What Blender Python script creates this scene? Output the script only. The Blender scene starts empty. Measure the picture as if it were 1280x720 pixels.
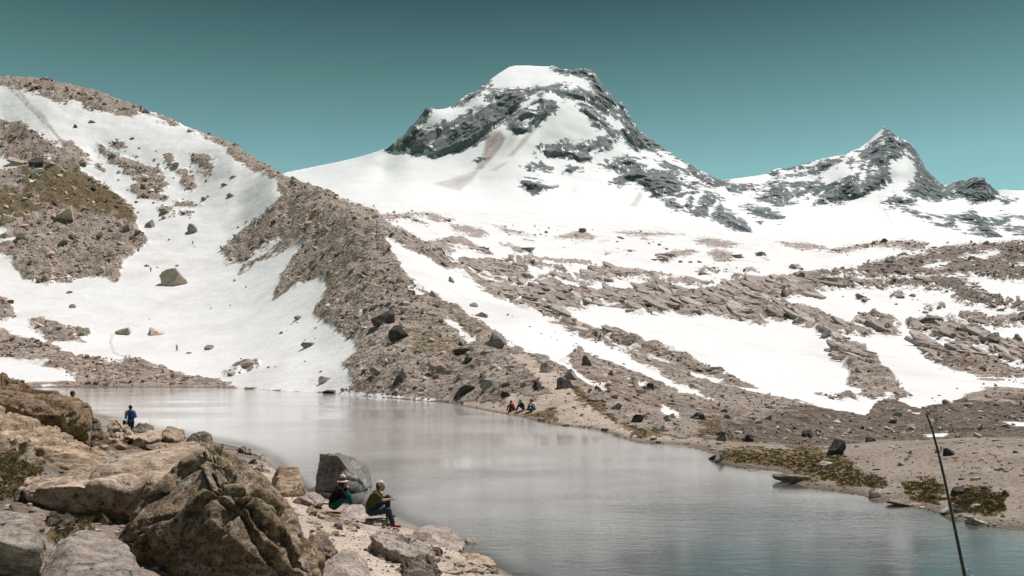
import bpy, bmesh, math, random
import numpy as np
from mathutils import Vector, Matrix

# ------------------------------------------------------------------ scene basics
scene = bpy.context.scene
COL = scene.collection
F = 1108.5          # focal length in photo pixels (photo 1280 wide)
HZ = 452.0          # row of the true horizon in the photo
EYE = 4.4           # eye height above the lake (lake level is z = 0)
rng = np.random.default_rng(7)
random.seed(7)


def at(px, py, d):
    """world point seen at photo position (px, py) at distance d"""
    return Vector(((px - 640.0) * d / F, d, EYE - (py - HZ) * d / F))


# ------------------------------------------------------------------ noise
_P = np.random.default_rng(11).permutation(256).astype(np.int32)
_P = np.concatenate([_P, _P, _P])
_G = np.random.default_rng(12).normal(size=(256, 3))
_G /= np.linalg.norm(_G, axis=1)[:, None]


def perlin(p):
    p = np.asarray(p, float)
    i = np.floor(p).astype(np.int64)
    f = p - i
    i &= 255
    w = f * f * f * (f * (f * 6 - 15) + 10)
    out = np.zeros(len(p))
    for dx in (0, 1):
        wx = w[:, 0] if dx else 1 - w[:, 0]
        hx = _P[i[:, 0] + dx]
        for dy in (0, 1):
            wy = w[:, 1] if dy else 1 - w[:, 1]
            hy = _P[hx + ((i[:, 1] + dy) & 255)]
            for dz in (0, 1):
                wz = w[:, 2] if dz else 1 - w[:, 2]
                g = _G[_P[hy + ((i[:, 2] + dz) & 255)]]
                out += wx * wy * wz * ((f[:, 0] - dx) * g[:, 0] + (f[:, 1] - dy) * g[:, 1] + (f[:, 2] - dz) * g[:, 2])
    return out * 1.5


def fbm(p, octs=5, gain=0.5, lac=2.03):
    p = np.asarray(p, float)
    s, a = np.zeros(len(p)), 1.0
    for k in range(octs):
        s += a * perlin(p * lac ** k + 17.3 * k)
        a *= gain
    return s


def ridged(p, octs=5, gain=0.5, lac=2.03):
    p = np.asarray(p, float)
    s, a = np.zeros(len(p)), 1.0
    for k in range(octs):
        s += a * (1 - 2 * np.abs(perlin(p * lac ** k + 31.7 * k)))
        a *= gain
    return s


# ------------------------------------------------------------------ mesh helpers
def mesh_np(name, verts, faces_flat, nper, mat, attrs=None, smooth=True):
    """faces_flat: (nf, nper) int array"""
    me = bpy.data.meshes.new(name)
    verts = np.ascontiguousarray(verts, dtype=np.float32)
    fl = np.ascontiguousarray(faces_flat, dtype=np.int32)
    nf = len(fl)
    me.vertices.add(len(verts))
    me.vertices.foreach_set('co', verts.ravel())
    me.loops.add(nf * nper)
    me.loops.foreach_set('vertex_index', fl.ravel())
    me.polygons.add(nf)
    me.polygons.foreach_set('loop_start', np.arange(0, nf * nper, nper, dtype=np.int32))
    me.polygons.foreach_set('use_smooth', np.full(nf, smooth, dtype=bool))
    me.update(calc_edges=True)
    for k, v in (attrs or {}).items():
        a = me.attributes.new(k, 'FLOAT', 'POINT')
        a.data.foreach_set('value', np.ascontiguousarray(v, dtype=np.float32))
    if mat:
        me.materials.append(mat)
    me.validate()
    return me


def link(name, me, parent=None):
    o = bpy.data.objects.new(name, me)
    COL.objects.link(o)
    if parent:
        o.parent = parent
    return o


def tag(o, label=None, cat=None, group=None, kind=None):
    if label: o['label'] = label
    if cat: o['category'] = cat
    if group: o['group'] = group
    if kind: o['kind'] = kind
    return o


def empty(name, loc, rz=0.0):
    o = bpy.data.objects.new(name, None)
    COL.objects.link(o)
    o.location = loc
    o.rotation_euler = (0, 0, rz)
    return o


# ------------------------------------------------------------------ material helpers
class NT:
    def __init__(self, name):
        self.m = bpy.data.materials.new(name)
        self.m.use_nodes = True
        self.t = self.m.node_tree
        self.t.nodes.clear()
        self.out = self.t.nodes.new('ShaderNodeOutputMaterial')

    def n(self, typ, **kw):
        nd = self.t.nodes.new('ShaderNode' + typ)
        for k, v in kw.items():
            setattr(nd, k, v)
        return nd

    def put(self, sock, v):
        if v is None:
            return
        if isinstance(v, bpy.types.NodeSocket):
            self.t.links.new(v, sock)
        else:
            if isinstance(v, (tuple, list)) and len(v) == 3 and sock.type == 'RGBA':
                v = (*v, 1)
            sock.default_value = v

    def math(self, op, a, b=None, c=None, clamp=False):
        nd = self.n('Math', operation=op, use_clamp=clamp)
        self.put(nd.inputs[0], a)
        if b is not None: self.put(nd.inputs[1], b)
        if c is not None: self.put(nd.inputs[2], c)
        return nd.outputs[0]

    def mix(self, fac, a, b, mode='MIX'):
        nd = self.n('Mix', data_type='RGBA', blend_type=mode)
        self.put(nd.inputs[0], fac)
        self.put(nd.inputs[6], a)
        self.put(nd.inputs[7], b)
        return nd.outputs[2]

    def noise(self, vec, scale, detail=4, rough=0.5, dist=0.0, dims='3D'):
        nd = self.n('TexNoise', noise_dimensions=dims)
        if vec is not None: self.put(nd.inputs['Vector'], vec)
        nd.inputs['Scale'].default_value = scale
        nd.inputs['Detail'].default_value = detail
        nd.inputs['Roughness'].default_value = rough
        nd.inputs['Distortion'].default_value = dist
        return nd.outputs['Fac']

    def voro(self, vec, scale, feature='F1', out='Distance', rand=1.0):
        nd = self.n('TexVoronoi', feature=feature)
        if vec is not None: self.put(nd.inputs['Vector'], vec)
        nd.inputs['Scale'].default_value = scale
        nd.inputs['Randomness'].default_value = rand
        return nd.outputs[out]

    def ramp(self, fac, stops, interp='LINEAR'):
        nd = self.n('ValToRGB')
        nd.color_ramp.interpolation = interp
        e = nd.color_ramp.elements
        while len(e) < len(stops): e.new(0.5)
        for k, (p, c) in enumerate(stops):
            e[k].position = p
            e[k].color = (*c, 1) if len(c) == 3 else c
        self.put(nd.inputs[0], fac)
        return nd.outputs[0]

    def step(self, x, lo, hi):
        nd = self.n('MapRange', interpolation_type='SMOOTHSTEP')
        self.put(nd.inputs[0], x)
        nd.inputs[1].default_value = lo
        nd.inputs[2].default_value = hi
        nd.inputs[3].default_value = 0
        nd.inputs[4].default_value = 1
        return nd.outputs[0]

    def attr(self, name):
        nd = self.n('Attribute', attribute_name=name)
        return nd.outputs['Fac']

    def pos(self):
        return self.n('NewGeometry').outputs['Position']

    def obj(self):
        return self.n('TexCoord').outputs['Object']

    def mapv(self, vec, scale=(1, 1, 1), rot=(0, 0, 0), loc=(0, 0, 0)):
        nd = self.n('Mapping')
        self.put(nd.inputs[0], vec)
        nd.inputs['Scale'].default_value = scale
        nd.inputs['Rotation'].default_value = rot
        nd.inputs['Location'].default_value = loc
        return nd.outputs[0]

    def bump(self, h, strength=0.5, dist=0.1, normal=None):
        nd = self.n('Bump')
        nd.inputs['Strength'].default_value = strength
        nd.inputs['Distance'].default_value = dist
        self.put(nd.inputs['Height'], h)
        if normal is not None: self.put(nd.inputs['Normal'], normal)
        return nd.outputs[0]

    def principled(self, color, rough=0.9, normal=None, spec=0.2, **kw):
        nd = self.n('BsdfPrincipled')
        self.put(nd.inputs['Base Color'], color)
        self.put(nd.inputs['Roughness'], rough)
        nd.inputs['Specular IOR Level'].default_value = spec
        if normal is not None: self.put(nd.inputs['Normal'], normal)
        for k, v in kw.items():
            self.put(nd.inputs[k.replace('_', ' ')], v)
        return nd.outputs[0]

    def done(self, shader):
        self.t.links.new(shader, self.out.inputs[0])
        return self.m


def plain(name, col, rough=0.8, var=0.25, scale=12.0, spec=0.25):
    """cloth, skin, paint and the like: one colour with a slight mottling"""
    t = NT(name)
    c = tuple(col)
    d = tuple(x * (1 - var) for x in c)
    n = t.noise(t.obj(), scale, 5, 0.6)
    return t.done(t.principled(t.mix(n, d, tuple(min(1, x * (1 + var * 0.6)) for x in c)), rough,
                               t.bump(n, 0.3, 0.01), spec))
# ------------------------------------------------------------------ traced maps (photo positions; they are carried onto the terrain below)
def P(s):
    """'x,y x,y ...' -> list of points"""
    return [tuple(float(v) for v in w.split(',')) for w in s.split()]

# terrain skeleton: (px, row, distance) of ground points, column by column
GROUND = []
def colm(px, *pts):
    for (py, d) in pts:
        GROUND.append((px, py, d))

colm(-420, (30, 650), (150, 560), (300, 400), (400, 270), (450, 200), (470, 150), (470, 80), (470, 40), (480, 20), (540, 10))
colm(-200, (55, 640), (150, 565), (250, 460), (330, 365), (400, 272), (440, 212), (468, 160), (480, 100), (478, 50), (482, 26), (560, 13))
colm(0, (93, 620), (150, 565), (250, 458), (330, 365), (395, 278), (425, 228), (448, 196), (468, 172), (486, 145))
colm(120, (112, 610), (180, 542), (250, 468), (340, 355), (400, 277), (430, 226), (455, 190), (475, 164), (484, 152.5))
colm(180, (136, 590), (200, 523), (270, 445), (340, 357), (400, 276), (440, 214), (470, 170), (484, 152.5))
colm(240, (157, 566), (210, 510), (270, 440), (343, 350), (400, 272), (438, 212), (462, 180), (476, 162), (484.3, 151))
colm(300, (187, 520), (250, 448), (300, 388), (350, 322), (400, 254), (440, 200), (470, 162), (485, 147))
colm(357, (220, 440), (270, 380), (320, 320), (370, 260), (420, 200), (455, 160), (480, 138), (489, 131.7))
colm(400, (243, 372), (300, 307), (350, 252), (400, 202), (440, 163), (470, 136), (490.5, 126.6))
colm(440, (264, 312), (300, 268), (350, 215), (400, 172), (440, 144), (475, 122), (493.5, 117.5))
colm(480, (288, 266), (330, 220), (370, 180), (410, 149), (450, 125), (480, 112), (497, 108.3))
colm(560, (338, 236), (370, 186), (400, 155), (430, 130), (460, 113), (490, 99), (503.5, 94.6))
colm(640, (388, 190), (410, 148), (430, 124), (450, 104), (470, 92), (490, 84), (508, 77), (518, 73.9))
colm(720, (428, 148), (445, 120), (462, 100), (480, 84), (500, 71), (520, 62.5), (533, 60.2))
colm(800, (465, 112), (480, 96), (497, 82), (512, 69), (528, 58), (540, 51.5), (551, 49.2))
colm(900, (480, 112), (500, 86), (520, 69), (537, 56), (550, 48), (563, 43), (578, 38.7))
colm(1000, (480, 124), (505, 95), (520, 80), (540, 65), (553, 55), (556, 47), (565, 41), (585, 35.5), (607, 31.5))
colm(1100, (470, 150), (500, 108), (520, 88), (545, 68), (560, 52), (551, 42.5), (570, 36.5), (600, 31.2), (627, 27.9))
colm(1200, (460, 165), (490, 118), (515, 90), (538, 70), (562, 50), (547.5, 39.5), (580, 32.2), (620, 27.3), (650, 24.6))
colm(1280, (470, 150), (500, 104), (535, 70), (560, 50), (547, 38), (580, 30.5), (625, 25.8), (664, 23))
colm(1450, (470, 150), (500, 104), (535, 70), (560, 50), (545, 36), (580, 28.5), (630, 23.5), (695, 20))
colm(1750, (470, 150), (500, 104), (535, 70), (560, 50), (545, 33), (600, 24), (640, 20), (740, 16.9))
# middle distance and plateau
colm(480, (312, 330), (305, 430), (285, 640), (270, 950), (255, 1400), (250, 1700))
colm(560, (330, 300), (318, 420), (300, 640), (283, 900), (268, 1300), (262, 1700))
colm(640, (366, 270), (350, 380), (328, 560), (305, 800), (288, 1100), (272, 1450), (266, 1700))
colm(720, (395, 228), (380, 290), (360, 400), (340, 580), (315, 850), (296, 1150), (282, 1450), (276, 1700))
colm(800, (440, 150), (420, 188), (400, 240), (385, 300), (364, 410), (345, 580), (320, 850), (300, 1150), (286, 1450), (280, 1700))
colm(900, (455, 145), (435, 178), (405, 262), (388, 320), (366, 430), (345, 620), (322, 880), (304, 1200), (292, 1500), (288, 1700))
colm(1000, (440, 185), (410, 258), (385, 345), (360, 470), (340, 680), (325, 880), (308, 1200), (298, 1500), (294, 1700))
colm(1100, (440, 195), (415, 250), (395, 330), (372, 460), (350, 640), (332, 860), (312, 1200), (302, 1500), (298, 1700))
colm(1200, (430, 225), (405, 310), (380, 430), (355, 600), (335, 800), (315, 1050), (303, 1350), (298, 1700))
colm(1280, (440, 205), (405, 310), (370, 460), (340, 680), (318, 920), (302, 1200), (296, 1700))
colm(1450, (440, 205), (405, 310), (370, 460), (335, 680), (305, 920), (292, 1200), (290, 1700))
colm(1750, (440, 205), (405, 310), (370, 460), (330, 680), (300, 920), (285, 1200), (280, 1700))
# hidden ground behind the left crest
colm(-420, (90, 860), (190, 1250), (230, 1700))
colm(-200, (120, 830), (200, 1250), (240, 1700))
colm(0, (150, 790), (215, 1150), (245, 1700))
colm(120, (165, 780), (225, 1150), (245, 1700))
colm(240, (205, 730), (240, 1120), (250, 1700))
colm(357, (255, 570), (262, 800), (255, 1200), (250, 1700))
colm(420, (272, 470), (268, 720), (256, 1200), (250, 1700))
# near shore (left foreground) and the ground under the photographer
for (px, py, d) in [(620, 712, 18.75), (580, 691, 20.4), (545, 668, 22.6), (505, 657, 23.8), (470, 640, 25.9), (440, 632, 27.1), (405, 623, 28.5),
                    (370, 602, 32.5), (340, 580, 38.1), (310, 563, 43.9), (250, 549, 50.3), (200, 541, 54.8), (150, 528, 64), (100, 515, 77),
                    (0, 503, 95), (-100, 496, 110),
                    (600, 720, 15.5), (540, 690, 17.5), (500, 672, 20.5), (455, 655, 22.5), (420, 642, 24.4), (380, 630, 25.5), (340, 606, 29),
                    (300, 580, 36), (430, 705, 13.5), (390, 660, 18), (330, 640, 18), (250, 590, 24), (200, 568, 30), (150, 553, 37), (163, 549, 46), (120, 543, 45), (150, 538, 54),
                    (60, 524, 52), (0, 515, 58), (60, 540, 34), (0, 530, 34), (-60, 520, 34),
                    (430, 745, 10.8), (330, 700, 10.5), (250, 660, 11), (180, 625, 13), (100, 600, 15), (48, 592, 13.2), (28, 576, 14), (0, 570, 14.2), (-40, 570, 14.5), (20, 600, 12), (10, 620, 10.8), (40, 630, 10.6),
                    (120, 565, 22), (0, 545, 24), (-60, 535, 24),
                    (400, 850, 7), (250, 800, 6.4), (120, 740, 7), (0, 690, 8), (-100, 660, 8), (60, 780, 5.3), (-100, 720, 5.5),
                    (640, 900, 6), (640, 1500, 1.7), (200, 1400, 1.8), (1100, 1560, 1.7), (1100, 1100, 3.2), (900, 1000, 4.6), (1300, 1100, 3.4),
                    (-300, 1250, 2.0), (1600, 1600, 1.7), (-420, 800, 4), (700, 835, 9.5), (900, 905, 9.2), (1280, 950, 9.0), (1500, 960, 8.8), (1750, 985, 8.5),
                    (700, 765, 14.8), (850, 960, 7.5), (1280, 1060, 6.6), (1750, 1150, 6.2)]:
    GROUND.append((px, py, d))
# lake bed: (px, distance, depth)
for (px, d, z) in [(700, 18.5, -.5), (900, 14, -.5), (1280, 12.5, -.5), (1750, 11.5, -.5), (900, 20, -1.4), (1100, 17, -1.3), (1280, 16.5, -1.2), (1500, 14.5, -1.0),
                   (700, 28, -1.6), (800, 36, -1.8), (900, 30, -1.6), (1000, 26, -1.2), (1100, 24, -.9), (600, 36, -2.0), (500, 34, -1.2), (430, 31.5, -.7), (400, 33, -.7), (600, 25, -1.0),
                   (480, 45, -2), (600, 60, -2), (700, 50, -1.6), (780, 45.5, -1.0), (450, 70, -2.4), (350, 60, -1.6), (300, 90, -2.6), (400, 105, -2), (550, 85, -1.4),
                   (640, 68, -.8), (200, 80, -1.6), (200, 120, -2.5), (100, 110, -2.0), (60, 130, -1.4), (300, 130, -1.6), (200, 145, -.8), (0, 120, -1.0), (480, 100, -1.2), (870, 38, -.9), (950, 31.5, -.8),
                   (1180, 22.4, -.45), (1280, 20, -.55), (1450, 17.8, -.5), (1050, 27.8, -.4)]:
    GROUND.append((px, HZ + (EYE - z) * F / d, d))

# ---- rock (+) and snow (-) on the terrain, painted in order
ROCK = [
 ('+', '-260,0 0,50 60,58 120,72 180,95 240,117 290,138 330,165 362,205 354,242 345,226 325,216 300,205 275,182 258,171 240,161 228,153 215,157 195,147 180,142 170,146 158,145 145,140 125,138 110,134 100,128 82,131 60,121 40,117 20,112 0,104 -260,70'),
 ('+', '-260,110 -30,150 0,150 15,155 25,152 40,165 60,175 75,183 90,190 100,197 112,205 96,206 100,212 112,220 130,232 145,242 160,255 170,268 170,280 180,293 185,303 170,312 165,318 155,325 152,340 145,352 130,347 105,345 90,350 70,352 60,357 45,350 30,345 20,335 15,325 0,318 -260,330'),
 ('-', '-120,190 0,195 12,200 25,205 20,212 0,212 -120,212'), ('-', '-100,282 0,285 20,292 24,300 15,305 0,300'),
 ('-', '35,222 45,224 40,228'), ('-', '50,193 66,197 60,199'),
 ('+', '73,175 90,178 105,188 117,200 110,201 95,195 80,185'),
 ('+', '122,180 130,182 140,190 150,195 165,200 175,205 200,210 205,218 190,225 180,220 165,215 150,212 140,205 125,195'),
 ('+', '140,177 155,178 158,186 148,187 140,183'), ('+', '118,203 126,208 130,216 122,213'),
 ('+', '160,235 175,228 195,230 205,240 200,250 180,250 165,245'), ('+', '150,205 170,215 200,225 210,235 195,235 170,225 155,218'),
 ('+', '205,195 215,193 220,205 212,208'), ('+', '220,215 235,210 245,230 240,238 228,232'), ('+', '240,195 255,193 268,198 265,210 250,210 240,202'),
 ('+', '246,214 262,216 256,221'), ('+', '215,252 250,255 240,259 225,258'), ('+', '193,260 215,262 222,268 205,269'), ('+', '190,242 212,246 206,252'),
 ('+', '225,263 240,268 235,272 222,268'), ('+', '-120,365 0,372 10,378 20,392 15,402 0,405 -120,400'),
 ('+', '35,400 50,398 65,402 75,408 95,410 105,412 118,418 105,421 90,420 108,429 85,428 70,425 65,430 55,420 40,408'),
 ('+', '-200,405 0,412 20,420 45,427 65,433 95,447 130,450 150,452 155,447 175,449 185,455 200,460 235,468 260,472 290,480 302,487 150,494 60,494 20,492 95,477 92,470 80,463 50,455 25,449 0,446 -200,450'),
 ('+', '-60,480 30,478 95,477 95,496 -60,500'), ('-', '52,481 62,479 82,481 80,484 52,484'),
 ('+', '288,458 305,450 322,452 325,457 300,460'), ('+', '280,465 300,464 297,468 283,469'),
 # near moraine
 ('+', '345,205 375,226 400,236 430,250 470,262 490,280 486,298 490,310 500,330 512,345 520,355 530,358 545,372 560,380 590,395 605,405 620,414 640,428 660,441 680,446 700,455 712,461 730,475 755,489 790,508 830,512 1000,520 1100,540 1280,575 1600,590 1600,700 700,720 560,512 500,505 440,494 428,488 440,480 436,468 428,455 445,440 445,428 428,420 415,408 394,395 392,388 402,375 412,360 400,348 375,353 360,364 341,373 348,358 351,345 365,326 378,306 352,313 320,331 298,342 302,334 335,315 352,300 350,296 310,324 285,331 284,319 271,315 300,292 325,270 352,246'),
 ('-', '556,402 570,402 580,413 592,425 585,427 570,415'), ('-', '508,359 520,362 532,368 525,371 515,368'), ('-', '395,396 410,398 404,402'),
 ('-', '440,490 470,492 500,494 530,497 550,499 540,503 500,499 470,497 442,495'),
 # right of the moraine: scree down to the spit
 ('+', '740,420 757,424 780,437 810,447 840,458 870,470 900,480 940,490 985,500 1000,504 1040,515 1080,521 1090,512 1095,500 1120,500 1150,512 1170,507 1190,505 1210,495 1230,487 1250,484 1280,485 1600,480 1600,600 1280,575 1100,565 900,556 800,560 730,500 700,455'),
 ('+', '488,282 505,287 530,302 545,310 570,330 590,343 610,353 640,362 675,376 690,388 720,404 745,418 770,432 800,446 850,462 900,480 860,486 830,470 790,447 760,432 730,421 700,406 680,395 650,383 625,371 605,360 590,351 560,337 535,322 505,310 486,298'),
 ('-', '483,297 505,310 535,322 560,337 590,351 605,360 625,371 650,383 680,395 700,406 730,421 760,432 790,447 830,470 862,487 892,501 840,486 800,471 780,460 750,450 720,432 690,414 668,410 653,410 660,422 675,436 695,447 712,456 730,470 757,486 748,485 728,473 710,461 680,446 660,441 640,430 625,416 605,405 590,396 560,379 545,371 530,361 515,349 505,338 497,325 488,310'),
 ('+', '756,414 770,413 800,428 850,440 880,455 915,470 946,484 920,479 880,470 840,455 800,440 775,430 757,424'),
 ('-', '762,463 772,470 787,477 775,475'), ('-', '797,480 808,484 800,485'), ('-', '825,505 840,515 850,522 830,518'),
 ('-', '870,535 890,533 905,540 903,550 885,552 872,545'), ('-', '845,472 866,480 880,488 862,483'),
 ('-', '1130,512 1150,520 1168,526 1140,523'), ('-', '1148,541 1180,538 1196,542 1180,548 1160,548'), ('-', '1255,528 1290,525 1290,535 1270,533'),
 # slab band across the middle
 ('+', '640,363 690,364 740,367 790,365 805,360 820,355 830,362 850,365 880,366 900,364 920,355 950,352 985,350 1000,345 1030,350 1060,355 1072,359 1050,363 1020,366 1030,375 1000,373 960,372 962,382 990,386 1020,391 1045,401 1070,410 1098,418 1080,421 1060,418 1045,421 1060,430 1080,435 1095,447 1100,460 1120,475 1130,488 1138,494 1125,498 1110,490 1090,499 1075,491 1060,480 1062,465 1050,450 1037,438 1050,432 1030,421 1020,411 1000,409 985,403 965,401 950,397 962,403 945,408 920,401 890,394 860,396 838,387 835,391 820,394 795,396 780,386 760,383 730,386 700,384 675,381'),
 ('-', '965,376 990,380 1020,386 1010,389 985,385'),
 ('+', '1075,402 1105,405 1127,417 1110,421 1090,412'), ('+', '1020,492 1040,495 1062,490 1075,500 1050,502'),
 ('+', '985,351 1010,342 1040,338 1070,335 1100,325 1115,322 1150,318 1180,315 1200,308 1230,305 1260,302 1600,285 1600,360 1280,352 1250,350 1220,345 1190,345 1150,345 1110,347 1075,347 1040,345 1020,352'),
 ('-', '1155,335 1170,328 1187,328 1180,335 1160,337'), ('-', '1200,322 1220,318 1245,313 1249,318 1225,324'), ('-', '1262,332 1300,330 1300,336'),
 ('+', '1040,350 1070,352 1100,355 1140,350 1170,348 1200,352 1222,357 1220,362 1200,363 1230,370 1260,378 1600,380 1600,392 1280,389 1260,384 1240,386 1215,383 1190,373 1195,366 1150,363 1120,360 1090,363 1060,361 1030,359'),
 ('+', '1060,402 1090,394 1120,402 1126,405 1095,404'), ('+', '1153,398 1180,400 1210,395 1240,398 1300,394 1600,390 1600,410 1280,405 1250,409 1220,406 1190,405 1160,404'),
 ('+', '1133,404 1180,410 1220,415 1260,428 1290,432 1600,440 1600,470 1285,462 1255,450 1240,445 1215,440 1190,430 1165,420 1140,412'),
 ('-', '1215,430 1235,433 1256,442 1236,441'),
 ('+', '1139,423 1165,430 1180,438 1210,442 1240,450 1290,468 1600,480 1600,490 1280,477 1250,476 1225,473 1200,463 1180,461 1165,451 1153,440'),
 ('+', '1070,372 1084,374 1080,378'), ('+', '1112,369 1128,368 1130,373 1116,373'), ('+', '1155,389 1166,388 1163,393'), ('+', '1170,383 1180,383 1176,388'),
 # upper plateau
 ('+', '476,268 500,268 520,265 545,267 555,272 571,274 565,278 545,278 530,271 515,271 535,280 541,285 530,281 505,273 478,280'),
 ('+', '562,281 580,282 600,286 613,293 600,299 585,295 568,290'), ('+', '540,302 560,297 580,296 592,305 610,312 618,318 600,317 580,312 560,307 545,313 533,311 528,304'),
 ('+', '540,309 560,310 570,316 558,319 545,318'), ('+', '623,304 640,306 661,313 650,318 637,316 642,311'),
 ('+', '566,324 600,325 640,325 670,330 700,335 713,340 705,346 690,339 660,335 635,332 600,333 580,340'), ('+', '638,319 670,322 700,325 735,327 741,333 720,335 690,329 660,327'),
 ('+', '568,330 590,332 612,330 640,332 655,340 663,347 640,349 620,346 600,346 580,341'), ('+', '673,347 690,346 715,350 720,356 690,354'),
 ('+', '720,352 735,342 745,335 765,336 800,342 840,348 892,356 880,359 830,353 795,351 770,353 740,357'),
 ('+', '610,347 640,352 680,356 710,360 722,366 690,366 660,363 630,356'), ('+', '616,281 630,285 660,292 672,296 650,295 630,291'),
 ('+', '690,297 705,293 728,287 746,296 740,301 720,301 700,299'), ('+', '768,290 800,289 830,291 856,293 830,295 805,297 790,295'),
 ('+', '863,300 885,297 910,302 926,304 910,311 890,309 875,305'), ('+', '822,320 840,313 865,312 876,315 850,322 830,325'), ('+', '820,325 830,323 839,329 828,329'),
 ('+', '882,318 895,311 915,316 919,322 910,329 895,325'), ('+', '865,340 880,334 901,341 880,343'), ('+', '928,340 940,334 951,340 940,343'),
 ('+', '904,339 912,336 919,342'), ('+', '943,315 955,318 961,324 950,322'), ('+', '916,349 935,346 947,353 930,354'), ('+', '985,334 998,331 1004,337 990,338'),
 ('+', '968,302 990,303 1010,304 1030,308 1036,312 1010,314 985,309'), ('+', '1029,312 1060,308 1100,302 1140,301 1161,304 1155,311 1140,315 1120,309 1085,310 1050,317 1033,316'),
 ('+', '1150,313 1200,306 1240,304 1200,316 1160,319'),
 ('+', '655,300 668,302 660,304'), ('+', '748,302 760,301 752,304'), ('+', '780,312 796,313 786,315'), ('+', '756,316 764,318 757,319'), ('+', '800,296 815,299 803,301'),
]
SAND = [
 '622,438 655,442 676,453 694,464 706,480 724,495 742,509 766,523 803,538 850,547 900,550 960,552 1040,552 1110,549 1180,546 1280,544 1600,540 1600,760 1280,680 1130,640 1000,612 930,596 870,576 780,554 700,536 640,522 560,508 545,501 600,503 632,506 640,492 668,500 686,490 668,472 648,458',
]
MOSS = [
 ('20,205 60,205 110,215 150,242 172,268 168,285 140,272 100,266 60,258 30,243', .72), ('-100,225 0,230 60,262 30,275 -100,270', .7),
 ('885,572 900,564 930,559 980,561 1010,559 1045,567 1070,577 1100,590 1110,600 1105,613 1075,613 1040,608 1000,601 960,593 920,583', 1.0),
 ('1126,606 1140,600 1165,598 1175,605 1182,620 1160,629 1138,626', 1.0), ('1188,626 1192,612 1215,604 1235,610 1256,618 1250,641 1220,643 1195,636', 1.0),
 ('718,488 745,499 770,519 800,534 828,545 800,546 770,533 745,516 726,505', .9), ('640,516 668,508 696,509 692,523 660,527', 1.0),
 ('505,415 555,412 600,440 585,455 550,452 510,446', .55), ('875,518 960,533 1005,549 930,554 875,545', .8), ('740,453 800,470 890,505 840,512 780,492', .45),
 ('560,375 600,398 620,412 590,410 560,395', .5), ('1150,402 1200,416 1280,440 1280,450 1200,432', .35), ('470,440 520,455 500,480 460,470', .4),
 ('-20,570 20,566 55,585 62,600 30,625 -20,640', 1.0), ('380,625 440,645 470,660 440,665 400,655', .6), ('390,668 415,675 425,698 400,695', .8),
 ('1205,580 1245,575 1248,592 1210,597', .5), ('70,540 105,560 115,572 90,566', .8), ('95,548 130,548 180,560 150,563 110,556', .9), ('60,640 120,640 120,700 60,690', .7),
]
DIRT = [  # dusty streaks lying on the snow: polyline, half width, strength
 ('8,106 30,128 52,150 74,172 95,192', 1.1, .9), ('14,108 30,122 55,148 75,172', .9, .8), ('20,112 35,130 60,165 70,180', .6, .7),
 ('140,418 138,428 142,440 155,446 166,450', 1.1, .55), ('1195,520 1206,524 1208,532 1200,541', 1, -1),
 ('690,400 760,420 850,470', 6, .12), ('760,480 900,520', 6, .1),
]
# ------------------------------------------------------------------ terrain
def sstep(x, a, b):
    t = np.clip((x - a) / (b - a), 0, 1)
    return t * t * (3 - 2 * t)


class RBF:
    """thin plate spline through scattered points"""
    def __init__(self, X, v, lam=1e-3):
        self.X = np.asarray(X, float)
        n = len(self.X)
        r = np.linalg.norm(self.X[:, None] - self.X[None], axis=2)
        K = self.k(r) + lam * np.eye(n)
        A = np.hstack([np.ones((n, 1)), self.X])
        M = np.block([[K, A], [A.T, np.zeros((3, 3))]])
        s = np.linalg.solve(M, np.concatenate([v, np.zeros(3)]))
        self.w, self.a = s[:n], s[n:]

    @staticmethod
    def k(r):
        return r * r * np.log(np.maximum(r, 1e-9))

    def __call__(self, Y):
        Y = np.asarray(Y, float)
        out = np.empty(len(Y))
        for i in range(0, len(Y), 20000):
            y = Y[i:i + 20000]
            r2 = (y[:, :1] - self.X[None, :, 0]) ** 2 + (y[:, 1:] - self.X[None, :, 1]) ** 2
            out[i:i + 20000] = (0.5 * r2 * np.log(np.maximum(r2, 1e-18))) @ self.w + self.a[0] + y @ self.a[1:]
        return out


def poly_sd(px, py, pts):
    """signed distance (inside > 0) of points to a closed outline; only near its box, else -99"""
    pts = np.asarray(pts, float)
    x0, y0 = pts.min(0) - 26
    x1, y1 = pts.max(0) + 26
    sel = np.nonzero((px > x0) & (px < x1) & (py > y0) & (py < y1))[0]
    out = np.full(len(px), -99.0)
    if not len(sel):
        return out
    X, Y = px[sel], py[sel]
    best = np.full(len(sel), 1e9)
    ins = np.zeros(len(sel), bool)
    n = len(pts)
    for k in range(n):
        ax, ay = pts[k]
        bx, by = pts[(k + 1) % n]
        dx, dy = bx - ax, by - ay
        L = dx * dx + dy * dy + 1e-12
        t = np.clip(((X - ax) * dx + (Y - ay) * dy) / L, 0, 1)
        best = np.minimum(best, (X - ax - t * dx) ** 2 + (Y - ay - t * dy) ** 2)
        if ay != by:
            c = (ay > Y) != (by > Y)
            ins ^= c & (X < (bx - ax) * (Y - ay) / (by - ay) + ax)
    d = np.sqrt(best)
    out[sel] = np.where(ins, d, -d)
    return out


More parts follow.
